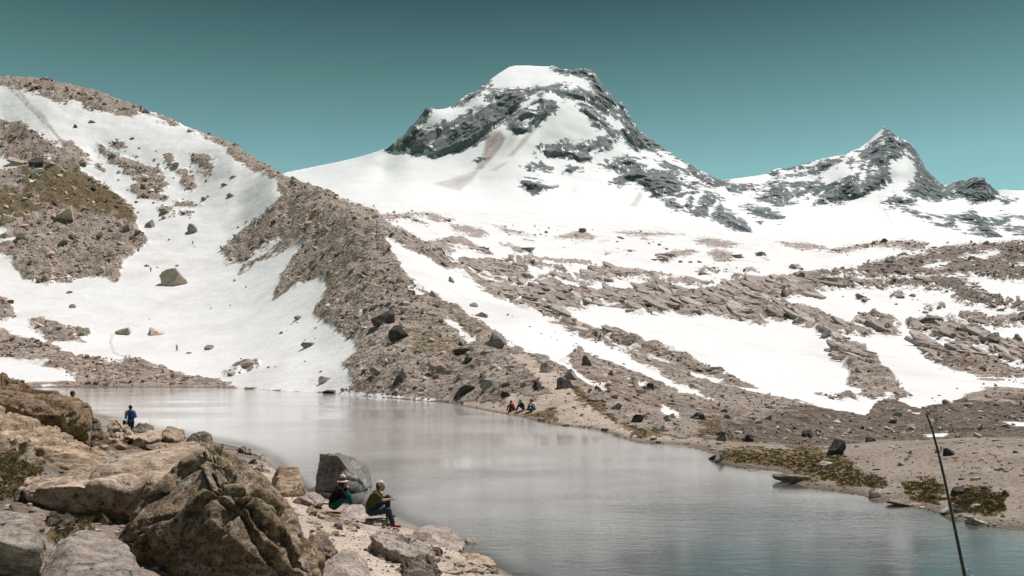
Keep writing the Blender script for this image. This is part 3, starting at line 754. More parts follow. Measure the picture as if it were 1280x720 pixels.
def mountain_material(name, tint):
    t = NT(name)
    pos = t.pos()
    w1 = t.noise(pos, 0.012, 10, 0.68)
    w2 = t.noise(t.mapv(pos, (1.0, 0.7, 1.9), (0.0, 0.62, 0.0)), 0.04, 8, 0.7)
    wig = t.math('ADD', t.math('MULTIPLY', t.math('SUBTRACT', w1, 0.49), 30.0), t.math('MULTIPLY', t.math('SUBTRACT', w2, 0.49), 30.0))
    # snow clings to ledges: flatter facets keep it
    geo = t.n('NewGeometry')
    sx = t.n('SeparateXYZ')
    t.put(sx.inputs[0], geo.outputs['Normal'])
    ledge = t.math('MULTIPLY', t.math('SUBTRACT', sx.outputs[2], 0.83), -9.0)
    f = t.math('ADD', t.math('ADD', t.attr('rock'), wig), ledge)
    coul = t.noise(t.mapv(pos, (1.5, 0.6, 0.3), (0.1, 0.25, 0.15)), 0.05, 7, 0.68)
    f = t.math('SUBTRACT', f, t.math('MULTIPLY', t.step(coul, 0.565, 0.62), 10.0))
    rockm = t.step(f, -0.5, 0.5)
    r1 = t.noise(t.mapv(pos, (1, 1, 0.45), (0.2, 0.1, 0.3)), 0.02, 8, 0.66)
    c = t.ramp(r1, [(0.32, (0.055, 0.066, 0.073)), (0.45, (0.135, 0.153, 0.163)), (0.58, (0.215, 0.228, 0.236)), (0.72, (0.30, 0.295, 0.295))])
    c = t.mix(1.0, c, tint, 'MULTIPLY')
    snow = t.mix(t.noise(pos, 0.006, 6, 0.6), (0.68, 0.678, 0.684), (0.77, 0.768, 0.774))
    dm = t.math('MULTIPLY', t.attr('dirt'), t.ramp(t.noise(pos, 0.025, 7, 0.7), [(0.3, (0.45,) * 3), (0.65, (1,) * 3)]))
    snow = t.mix(dm, snow, (0.27, 0.185, 0.16))
    h = t.math('ADD', t.noise(t.mapv(pos, (1, 1, 0.5)), 0.018, 10, 0.7), t.math('MULTIPLY', t.voro(t.mapv(pos, (1, 1, 0.35)), 0.035), 0.5))
    nb = t.bump(h, 1.0, 17.0)
    ns = t.bump(t.noise(t.mapv(pos, (1, 0.6, 1)), 0.012, 8, 0.58), 0.42, 9.0)
    nm = t.n('Mix', data_type='VECTOR')
    t.put(nm.inputs[0], rockm); t.put(nm.inputs[4], ns); t.put(nm.inputs[5], nb)
    return t.done(t.principled(t.mix(rockm, snow, c), 0.8, nm.outputs[1], 0.12))


def mountain(name, crest, depth, rocks, dirts, x0, x1, base, seed, tint):
    cr = np.array(crest)
    dp = np.array(depth, float)
    fit = RBF(np.stack([dp[:, 0] / 60, dp[:, 1] / 60], 1), dp[:, 2], 3e-3)
    cx = np.arange(x0, x1 + .1, 1.25)
    cy = np.interp(cx, cr[:, 0], cr[:, 1])
    # jagged rocky crest
    jag = perlin(np.stack([cx / 5.0, cx * 0 + seed, cx * 0], 1)) * 1.1 + perlin(np.stack([cx / 2.2, cx * 0 + seed + 5, cx * 0], 1)) * 0.7
    nrow = 210
    tt = np.linspace(0, 1, nrow) ** 0.9
    PX = np.repeat(cx[None], nrow, 0)
    PY = base + (cy[None] - base) * tt[:, None]
    px, py = PX.ravel(), PY.ravel()
    rk = np.full(len(px), -20.0)
    for s, p in rocks:
        sd = poly_sd(px, py, P(p))
        rk = np.maximum(rk, sd) if s == '+' else np.minimum(rk, -sd)
    rk = np.clip(rk, -20, 20)
    di = np.zeros(len(px))
    for p, w in dirts:
        di = np.maximum(di, w * sstep(poly_sd(px, py, P(p)), -2.0, 3.0))
    d = fit(np.stack([px / 60, py / 60], 1))
    rm = sstep(rk, 0, 9)
    crestrock = sstep(rk.reshape(nrow, -1)[-1], -1, 2)
    z = EYE - (py - HZ) * d / F
    w = np.stack([(px - 640) * d / F, d, z], 1)
    # buttresses and gullies run down the face: relief mostly in depth
    rel = ridged(w * np.array([[1, 1, 0.42]]) / 95.0 + seed, 5, 0.58) * 12 + ridged(w * np.array([[1, 1, .9]]) / 28.0 + seed, 4, 0.6) * 7
    sm = fbm(w / 160.0 + seed, 3) * 9
    d2 = d - rm * rel - (1 - rm) * sm
    py2 = py.reshape(nrow, -1).copy()
    fade = np.linspace(0, 1, nrow)[:, None] ** 45
    py2 += fade * (jag * (0.25 + 1.3 * crestrock))[None]
    py2 = py2.ravel()
    V = np.stack([(px - 640) * d2 / F, d2, EYE - (py2 - HZ) * d2 / F], 1).reshape(nrow, len(cx), 3)
    # the far side, falling away behind the crest
    back = []
    for k in range(1, 13):
        b = V[-1].copy()
        sdrop = 60.0 * k ** 1.35
        b[:, 1] += 45.0 * k ** 1.25
        b[:, 0] *= b[:, 1] / V[-1][:, 1]
        b[:, 2] = b[:, 2] - sdrop + fbm(b / 90.0, 4) * 18 * min(1, k / 3)
        back.append(b)
    V = np.concatenate([V, np.array(back)], 0)
    nr = V.shape[0]
    R = np.concatenate([rk.reshape(nrow, -1), np.repeat(rk.reshape(nrow, -1)[-1:], 12, 0)], 0)
    D = np.concatenate([di.reshape(nrow, -1), np.zeros((12, len(cx)))], 0)
    qq = np.arange(nr * len(cx)).reshape(nr, -1)
    fq = np.stack([qq[:-1, :-1], qq[:-1, 1:], qq[1:, 1:], qq[1:, :-1]], -1).reshape(-1, 4)
    o = link(name, mesh_np(name, V.reshape(-1, 3), fq, 4, mountain_material(name, tint), {'rock': R.ravel(), 'dirt': D.ravel()}))
    tag(o, kind='structure')
    return o


mountain('mountain', MAIN_CREST, MAIN_DEPTH, MAIN_ROCK, MAIN_DIRT, 250, 985, 335.0, 3.3, (1.0, 1.0, 1.0))
mountain('mountain', RIGHT_CREST, RIGHT_DEPTH, RIGHT_ROCK, RIGHT_DIRT, 840, 1520, 350.0, 8.1, (0.85, 0.9, 0.9))
# ------------------------------------------------------------------ rocks
def unit_sphere(sub):
    bm = bmesh.new()
    bmesh.ops.create_icosphere(bm, subdivisions=sub, radius=1.0)
    v = np.array([x.co[:] for x in bm.verts])
    f = np.array([[l.index for l in p.verts] for p in bm.faces])
    bm.free()
    return v, f


SPH = {k: unit_sphere(k) for k in (1, 3, 4, 5)}


def rock_shape(seed, sub, dims, cuts=9, rough=0.07, lean=0.0):
    """a broken block: a ball cut flat by random planes, then roughened; dims are half sizes"""
    r = np.random.default_rng(seed)
    v, f = SPH[sub]
    v = v.copy()
    for k in range(cuts):
        n = r.normal(size=3)
        n[2] = abs(n[2]) * 0.6 if k % 3 else n[2]
        n /= np.linalg.norm(n)
        c = r.uniform(0.3, 0.68)
        d = v @ n - c
        v -= np.where(d > 0, d, 0)[:, None] * n[None] * 0.97
    v /= np.maximum(np.abs(v).max(0), 1e-6)[None]
    v += fbm(v * 1.7 + seed * 3.1, 4, 0.55)[:, None] * v * rough * 1.3
    v += (fbm(v * 6 + seed, 4, 0.6) * rough * 0.5)[:, None] * v
    v[:, 0] += lean * v[:, 2]
    return v * np.asarray(dims)[None], f


def rock_material(name, dark, mid, light, k=1.0, mottle=0.0, lichen=0.0, moss=0.0, crack=0.5, bump=0.06, lichen_col=(0.30, 0.23, 0.05), streak=(1, 1, 1), rot=(0, 0, 0)):
    """weathered stone; k sets the grain size (larger = finer)"""
    t = NT(name)
    o = t.n('NewGeometry').outputs['Position'] if False else t.obj()
    rnd = t.n('ObjectInfo').outputs['Random']
    p = t.mapv(o, streak, rot)
    n1 = t.noise(p, 1.1 * k, 8, 0.65)
    n2 = t.noise(p, 7.0 * k, 8, 0.72)
    c = t.ramp(n1, [(0.3, dark), (0.5, mid), (0.7, light)])
    c = t.mix(0.8, c, t.ramp(n2, [(0.36, (0.36, 0.34, 0.32)), (0.5, (0.95, 0.95, 0.95)), (0.66, (1.5, 1.48, 1.46))]), 'MULTIPLY')
    if mottle > 0:
        ma = t.step(t.noise(t.mapv(o, (1, 1, 1), (0, 0, 0), (5, 2, 9)), 1.3 * k, 8, 0.72), 0.5, 0.6)
        c = t.mix(t.math('MULTIPLY', ma, mottle), c, (0.40, 0.27, 0.15), 'MIX')
        mb = t.step(t.noise(t.mapv(o, (1, 1, 1), (0, 0, 0), (1, 8, 3)), 1.7 * k, 8, 0.74), 0.53, 0.6)
        c = t.mix(t.math('MULTIPLY', mb, mottle * 0.9), c, (0.50, 0.455, 0.415), 'MIX')
        mc = t.step(t.noise(t.mapv(o, (1, 1, 1), (0, 0, 0), (7, 4, 2)), 2.1 * k, 9, 0.76), 0.54, 0.6)
        c = t.mix(t.math('MULTIPLY', mc, mottle), c, (0.04, 0.032, 0.027), 'MIX')
    gr = t.ramp(t.noise(o, 40 * k, 3, 0.8), [(0.35, (0.75,) * 3), (0.65, (1.2,) * 3)])
    c = t.mix(0.6, c, gr, 'MULTIPLY')
    seam = t.math('ABSOLUTE', t.math('SUBTRACT', t.noise(t.mapv(o, (0.7, 0.7, 2.6), rot), 0.9 * k, 6, 0.6, 0.4), 0.5))
    seamm = t.step(seam, 0.002, 0.016)
    c = t.mix(t.math('MULTIPLY', t.math('SUBTRACT', 1.0, seamm), crack), c, (0.035, 0.03, 0.026))
    if lichen > 0:
        ln = t.noise(o, 4.5 * k, 9, 0.75)
        lm = t.step(ln, 0.64 - 0.16 * lichen, 0.68 - 0.14 * lichen)
        c = t.mix(t.math('MULTIPLY', lm, 0.8), c, lichen_col)
        bl = t.step(t.noise(t.mapv(o, (1, 1, 1), (0, 0, 0), (3, 1, 7)), 5.5 * k, 9, 0.75), 0.60 - 0.1 * lichen, 0.64 - 0.1 * lichen)
        c = t.mix(t.math('MULTIPLY', bl, 0.85), c, (0.022, 0.019, 0.016))
    if moss > 0:
        mm = t.step(t.noise(o, 2.2 * k, 7, 0.7), 0.62 - 0.2 * moss, 0.7 - 0.2 * moss)
        c = t.mix(t.math('MULTIPLY', mm, 0.85), c, (0.075, 0.062, 0.022))
    v = t.math('MULTIPLY_ADD', rnd, 0.3, 0.85)
    cc = t.n('CombineColor')
    for s in cc.inputs[:3]: t.put(s, v)
    c = t.mix(1.0, c, cc.outputs[0], 'MULTIPLY')
    pit = t.step(t.noise(o, 16 * k, 4, 0.75), 0.6, 0.68)
    c = t.mix(t.math('MULTIPLY', pit, 0.55), c, tuple(0.45 * x for x in dark))
    h = t.math('ADD', t.math('ADD', t.math('MULTIPLY', n2, 1.1), t.math('MULTIPLY', n1, 0.8)), t.math('MULTIPLY', seamm, 0.35 * crack))
    nb = t.bump(t.noise(o, 28 * k, 6, 0.75), 0.5, bump * 0.25)
    return t.done(t.principled(c, 0.88, t.bump(h, 0.85, bump, nb), 0.2))


MR = {
    'grey': rock_material('grey_stone', (0.19, 0.165, 0.148), (0.31, 0.272, 0.248), (0.43, 0.385, 0.355), 0.8, bump=0.12),
    'brown': rock_material('brown_stone', (0.19, 0.147, 0.12), (0.31, 0.25, 0.21), (0.42, 0.352, 0.305), 0.8, bump=0.12),
    'dark': rock_material('dark_stone', (0.05, 0.045, 0.043), (0.085, 0.076, 0.072), (0.15, 0.135, 0.125), 0.8, bump=0.12),
    'pale': rock_material('pale_stone', (0.30, 0.26, 0.235), (0.42, 0.375, 0.345), (0.52, 0.475, 0.44), 0.8, bump=0.10),
    'tan': rock_material('tan_stone', (0.34, 0.25, 0.195), (0.52, 0.405, 0.33), (0.64, 0.52, 0.44), 0.8, bump=0.12),
    'far': rock_material('weathered_stone', (0.17, 0.145, 0.13), (0.27, 0.235, 0.21), (0.38, 0.335, 0.305), 0.25, bump=0.5),
}
ROCK_SEED = [100]


def rock_thing(px, py, w, h, tone, label, group=None, dmin=62, sub=4, name='boulder', cat='boulder', cuts=9, deep=0.85, lean=0.0, seed=None, sink=0.36, rough=0.07, yaw=None):
    """a rock whose foot is at photo position (px, py) and which looks w x h photo pixels large"""
    p = ground_at(px, py, dmin)
    if p is None:
        print('no ground for', label); return None
    s = p.y / F
    W, H = w * s, h * s
    ROCK_SEED[0] += 1
    sd_ = seed or ROCK_SEED[0]
    hz = H / 2 * (1 + sink)
    v, f = rock_shape(sd_, sub, (W / 2, W / 2 * deep, hz), cuts, rough, lean)
    me = mesh_np(name, v, f, 3, MR[tone] if isinstance(tone, str) else tone)
    o = link(name, me)
    o.location = (p.x, p.y + W * 0.25, p.z + H - hz)
    o.rotation_euler = (0, 0, 0 if yaw is None else yaw)
    return tag(o, label, cat, group)


BOULDERS = [
 # px, foot row, width, height, tone, label
 (210, 356, 43, 26, 'tan', 'big pale brown boulder standing alone in the middle of the left snowfield'),
 (155, 418, 27, 11, 'tan', 'long low brown boulder lying on the snow left of a flat-topped slab'),
 (191, 419, 31, 10, 'tan', 'flat-topped brown slab lying on the snow beside a low rounded boulder'),
 (262, 437, 16, 9, 'brown', 'brown boulder on the snow to the right of the yellow clad hiker'),
 (235, 442, 10, 3, 'brown', 'thin flat stone on the snow right beside the yellow clad hiker'),
 (91, 385, 11, 7, 'brown', 'lone small brown boulder on the snow below the brown scree mass'),
 (85, 367, 9, 5, 'brown', 'narrow stone on the snow just under the brown scree edge'),
 (182, 333, 11, 4, 'grey', 'flat stone on the snow up left of the big lone boulder'),
 (83, 276, 28, 20, 'tan', 'large rounded boulder on the brown grassy scree slope'),
 (5, 279, 20, 17, 'tan', 'pale rounded boulder on the scree slope with a dark foot'),
 (8, 297, 26, 9, 'tan', 'pale sloping slab half under snow on the scree slope'),
 (20, 205, 28, 10, 'tan', 'broad rounded rock beside the small snow gap on the scree slope'),
 (45, 205, 20, 14, 'dark', 'dark block next to the broad rounded rock on the scree slope'),
 (184, 285, 19, 12, 'grey', 'grey boulder on snow at the right tip of the brown grassy scree'),
 (237, 292, 17, 13, 'grey', 'grey boulder on the snow below the upper rock clusters'),
 (205, 268, 20, 9, 'grey', 'wide grey rock at the lower end of the upper rock clusters'),
 (201, 225, 15, 8, 'tan', 'pale rust-brown stone amid the grey rocks of the upper cluster'),
 (288, 246, 12, 6, 'grey', 'lone dark grey stone on the bare upper snow'),
 (280, 233, 8, 5, 'grey', 'small lone stone above another on the bare upper snow'),
 (292, 222, 10, 3, 'grey', 'thin sliver of rock highest on the bare upper snow'),
 (113, 154, 12, 6, 'grey', 'pointed dark stone alone high on the snow under the crest'),
 (93, 159, 6, 4, 'dark', 'tiny dark stone left of the pointed stone under the crest'),
 (164, 175, 10, 6, 'grey', 'triangular grey stone on the snow above the rock clusters'),
 (310, 459, 30, 9, 'tan', 'pale brown bedrock boulder on the snow above the lake corner'),
 (288, 470, 20, 5, 'brown', 'flat tan stone at the snow edge by the lake corner'),
 (309, 489, 27, 9, 'brown', 'low brown boulder standing in the lake at the foot of the snow'),
 (407, 478, 21, 10, 'brown', 'rounded tan boulder on the snow edge beside the moraine'),
 (416, 492, 26, 5, 'dark', 'low dark rocks in the water below the snow edge'),
 (388, 433, 26, 8, 'brown', 'cracked flat rock on the snow beside the moraine'),
 (372, 400, 12, 6, 'brown', 'jagged pointed rock on the snow left of the moraine'),
 # on the moraine
 (481, 404, 36, 24, 'dark', 'dark angular boulder, upper of the two black ones on the moraine'),
 (500, 424, 32, 18, 'dark', 'black slab-like boulder, lower of the two black ones on the moraine'),
 (546, 466, 24, 22, 'tan', 'boulder with a pale top and shaded face on the lower moraine'),
 (500, 478, 20, 18, 'dark', 'dark rounded boulder left of the pale-topped one on the moraine'),
 (472, 468, 20, 14, 'grey', 'grey tilted block near the left foot of the moraine'),
 (621, 435, 24, 23, 'grey', 'upright rounded boulder beside the snow strip on the moraine crest'),
 (577, 443, 34, 12, 'dark', 'long dark flat boulder on the middle of the lower moraine'),
 (583, 455, 15, 11, 'dark', 'small dark rounded boulder below the long flat one'),
 (578, 495, 32, 17, 'dark', 'tilted dark slab near the lake foot of the moraine'),
 (612, 482, 24, 16, 'grey', 'grey block pair on the lower moraine above the sitting group'),
 (607, 443, 24, 8, 'grey', 'low flat grey slab right of the long dark flat boulder'),
 (640, 461, 16, 10, 'pale', 'pale block at the top of the trodden path'),
 (703, 486, 32, 18, 'dark', 'dark wedge-shaped boulder beside the path on the ridge tip'),
 (715, 474, 18, 14, 'grey', 'grey boulder leaning behind the dark wedge-shaped one'),
 (681, 466, 18, 15, 'grey', 'grey cracked boulder on the trodden ridge tip'),
 (671, 488, 18, 14, 'dark', 'dark tilted stone on the left side of the path'),
 (632, 497, 14, 8, 'dark', 'dark low stone above the sitting group by the water'),
 (745, 501, 26, 14, 'grey', 'long grey slab lying on the grassy side of the ridge tip'),
 (771, 512, 16, 11, 'dark', 'dark stone on the grassy flank past the ridge tip'),
 (796, 528, 18, 11, 'dark', 'black upright stone at the end of the grassy flank'),
 (733, 456, 16, 12, 'dark', 'dark stone on the scree right of the lower snow strip'),
 (812, 486, 12, 11, 'dark', 'squat dark stone with snow beside it on the scree'),
 (872, 524, 24, 9, 'dark', 'dark flat stone on the brown scree above the snow patch'),
 (906, 551, 20, 13, 'grey', 'light grey block beside the last snow patch near the sand'),
 (936, 552, 16, 9, 'dark', 'dark low stone on the scree behind the sandy bank'),
 (1012, 547, 18, 10, 'dark', 'dark notched stone on the scree behind the pyramid rock'),
 (1089, 555, 16, 9, 'dark', 'dark low stone on the flat ground behind the sandy bank'),
 (835, 527, 12, 8, 'pale', 'pale block lying on the brown scree'),
 (826, 536, 20, 8, 'pale', 'wide pale stone on the scree just behind the path'),
 (515, 368, 12, 9, 'grey', 'grey stone at the left edge of the snow strip'),
 (563, 352, 10, 8, 'grey', 'tilted grey stone in the middle of the snow strip'),
 (590, 383, 14, 6, 'grey', 'thin grey slab lying along the snow strip'),
 (600, 396, 20, 8, 'grey', 'jagged dark grey rocks low on the snow strip'),
 # far plateau
 (728, 291, 11, 9, 'far', 'dark round boulder crowning the rubble patch on the far snow plateau'),
 (815, 363, 22, 9, 'far', 'smooth grey boulder sticking up from the slab band'),
 (983, 371, 18, 13, 'far', 'rounded grey-brown boulder at the right end of the slab band'),
 (992, 336, 14, 8, 'far', 'grey boulder alone on the snow right of the slab band'),
 (1003, 345, 13, 8, 'far', 'squat grey boulder at the left tip of the dark boulder field'),
 (953, 320, 14, 8, 'far', 'split grey rock on the snow between the two mountains'),
 (878, 344, 14, 7, 'far', 'grey rock with a broad foot on the snow above the slab band'),
 (1112, 328, 12, 10, 'far', 'peaked boulder on the rim of the dark boulder field'),
 (1247, 428, 22, 13, 'far', 'grey whaleback boulder at the edge of the right snowfield'),
 (1273, 426, 12, 9, 'far', 'rounded dark boulder on the right snowfield'),
 (1076, 372, 13, 6, 'far', 'flat dark stone alone on the middle right snowfield'),
 (1122, 372, 20, 6, 'far', 'wide stone pair on the middle right snowfield'),
 (1140, 371, 10, 5, 'far', 'small stone right of a wide pair on the snowfield'),
 (1158, 392, 11, 4, 'far', 'lone low stone on the lower part of the middle right snowfield'),
 (1175, 387, 9, 5, 'far', 'small dark stone near the right rim of the middle snowfield'),
 (1165, 403, 26, 8, 'far', 'rock outcrop at the lower right corner of the middle snowfield'),
]
for b in BOULDERS:
    rock_thing(*b, dmin=43 if b[1] > 500 else 62)

# the bank on the right
BANK = [
 (1047, 568, 25, 26, 'dark', 'black pyramid-shaped rock standing on the sandy bank', 5),
 (1188, 569, 16, 10, 'dark', 'black squared block half sunk in the sand behind the fishing rod', 9),
 (893, 577, 20, 9, 'dark', 'dark boulder on the water edge at the tip of the bank', 9),
 (902, 576, 18, 12, 'pale', 'pale round boulder behind the dark one at the tip of the bank', 9),
 (1036, 582, 20, 7, 'pale', 'pale flat stone lying in the mossy turf', 9),
 (1225, 656, 24, 8, 'pale', 'rounded white stone lying in the shallow water', 8),
 (1213, 648, 18, 4, 'pale', 'thin white stone just above the rounded one in the shallows', 8),
 (1195, 641, 34, 7, 'pale', 'long flat white slab on the shore below the mossy mounds', 8),
 (1098, 617, 18, 6, 'pale', 'small pale slab on the shore below the main turf', 8),
 (1097, 621, 22, 6, 'dark', 'dark wet flat stone in the water below the main turf', 8),
 (1138, 567, 6, 4, 'dark', 'small dark stone on bare sand left of the fishing rod', 8),
 (1128, 582, 10, 5, 'pale', 'small pale stone on the bare sand beside the turf', 8),
 (1254, 588, 11, 6, 'pale', 'small pale stone high on the right sand', 8),
 (1222, 600, 14, 6, 'pale', 'pale stones above the darkest moss mound', 8),
 (1259, 619, 11, 6, 'dark', 'small dark mossy stone right of the moss mounds', 8),
 (1200, 618, 20, 13, 'dark', 'black mossy stone beside the right moss mound', 8),
 (1220, 636, 14, 7, 'pale', 'pale stone embedded in the right moss mound', 8),
 (1270, 566, 8, 4, 'dark', 'small dark stone near the skyline of the sand', 8),
 (1150, 597, 8, 4, 'brown', 'small brown stone above the left moss mound', 8),
 (1172, 566, 6, 4, 'grey', 'tiny grey stone next to the black squared block', 8),
 (1240, 608, 8, 4, 'grey', 'tiny grey stone above the right moss mound', 8),
 (708, 534, 12, 5, 'dark', 'dark stone at the waterline below the ridge path', 8),
 (717, 541, 9, 5, 'dark', 'small black stone in the water below the ridge path', 8),
 (770, 546, 18, 4, 'dark', 'thin dark rock on the waterline of the narrow beach', 8),
 (782, 551, 10, 4, 'dark', 'dark stone just off the narrow beach', 8),
 (746, 544, 6, 3, 'dark', 'tiny dark stone just off the narrow beach', 8),
 (790, 559, 12, 4, 'dark', 'dark stone farthest out in the water off the beach', 8),
 (680, 527, 16, 4, 'dark', 'flat dark stone at the waterline by the sitting group', 8),
]
for (px, py, w, h, tone, lab, cuts) in BANK:
    o = rock_thing(px, py, w, h, tone, lab, dmin=14, cuts=cuts, name='boulder' if w > 15 else 'stone', cat='boulder' if w > 15 else 'stone')

# one flat ledge of reddish rock along the turf's foot, in three slabs
for (px, py, w, h, lab) in [(955, 594, 44, 6, 'thin reddish rock slab along the waterline at the tip end of the turf'),
                            (1000, 603, 60, 9, 'long pinkish rock slab along the waterline under the middle of the turf'),
                            (1148, 634, 62, 6, 'dark red-brown rock slab along the waterline under the left moss mound')]:
    o = rock_thing(px, py, w, h, 'brown', lab, dmin=14, cuts=6, deep=0.3, name='rock_slab', cat='rock slab', seed=44 + int(px))
    o.rotation_euler = (0, math.radians(4), math.radians(-14))


# ---- smaller stones that lie scattered on the snow, in recognisable clusters
def inside(pt, poly):
    x, y = pt
    c = False
    for (ax, ay), (bx, by) in zip(poly, poly[1:] + poly[:1]):
        if (ay > y) != (by > y) and x < (bx - ax) * (y - ay) / (by - ay) + ax:
            c = not c
    return c


STONES = {t: [mesh_np('stone', *rock_shape(900 + k, 3, (0.5, 0.42, 0.34), 8, 0.08), 3, MR[t]) for k in range(6)] for t in ('grey', 'far', 'brown', 'dark', 'pale')}


def scatter(poly, n, wlo, whi, tone, label, group, dmin=62, cat='stone', name='stone', asp=1.0):
    poly = P(poly)
    xs, ys = [p[0] for p in poly], [p[1] for p in poly]
    k = tries = 0
    while k < n and tries < n * 40:
        tries += 1
        x, y = random.uniform(min(xs), max(xs)), random.uniform(min(ys), max(ys))
        if not inside((x, y), poly):
            continue
        p = ground_at(x, y, dmin)
        if p is None:
            continue
        s = p.y / F * wlo * (whi / wlo) ** (random.random() ** 1.8)
        o = link(name, random.choice(STONES[tone]))
        o.location = (p.x, p.y, p.z + 0.1 * s)
        o.scale = (s, s * random.uniform(.7, 1.1), s * asp * random.uniform(.7, 1.25))
        o.rotation_euler = (random.uniform(-.2, .2), random.uniform(-.2, .2), random.uniform(0, 6.3))
        tag(o, label, cat, group)
        k += 1


scatter('125,180 215,190 260,195 270,225 250,285 190,275 150,230', 46, 3.5, 10, 'grey', 'dark grey stone scattered among the rock clusters of the upper left snowfield', 'stones of the upper left snowfield rock clusters')
scatter('200,290 330,240 330,330 300,420 250,430 120,390 180,330', 14, 2.5, 6, 'grey', 'tiny lone stone lying on the open snow above the lake', 'lone stones on the open left snowfield')
scatter('310,420 400,380 440,440 420,480 330,470', 14, 3, 8, 'brown', 'small brown stone on the snow beside the foot of the moraine', 'stones on snow beside the moraine foot')
scatter('620,280 740,285 860,290 930,305 960,330 900,350 800,320 700,310', 50, 2.5, 8, 'far', 'small dark stone dotted over the far snow plateau below the main mountain', 'stones dotting the far snow plateau')
scatter('1050,362 1160,370 1200,380 1140,398 1060,390', 10, 3, 7, 'far', 'small stone dotted on the middle right snowfield', 'stones dotting the middle right snowfield')
scatter('1160,490 1230,465 1270,480 1210,500 1150,508', 12, 2.5, 6, 'far', 'tiny dark stone on the snow above the right scree fan', 'stones on snow above the right scree fan')
scatter('600,370 680,410 760,440 840,480 720,440 640,400', 14, 2.5, 6, 'grey', 'small dark stone strewn on the long snow strip behind the moraine', 'stones strewn on the long snow strip')
scatter('1110,556 1270,552 1275,600 1180,600 1120,600', 22, 2, 5, 'grey', 'small grey stone lying on the bare sandy bank', 'small stones on the sandy bank', dmin=24)
scatter('560,505 640,515 700,530 780,548 860,566 860,560 780,542 700,524 640,510', 30, 2, 6, 'dark', 'small dark stone along the narrow beach at the waterline', 'small stones along the narrow beach', dmin=36)
scatter('445,492 550,502 640,517 640,512 550,498 445,488', 16, 3, 7, 'dark', 'small dark stone along the water under the moraine', 'small stones at the water under the moraine', dmin=70)


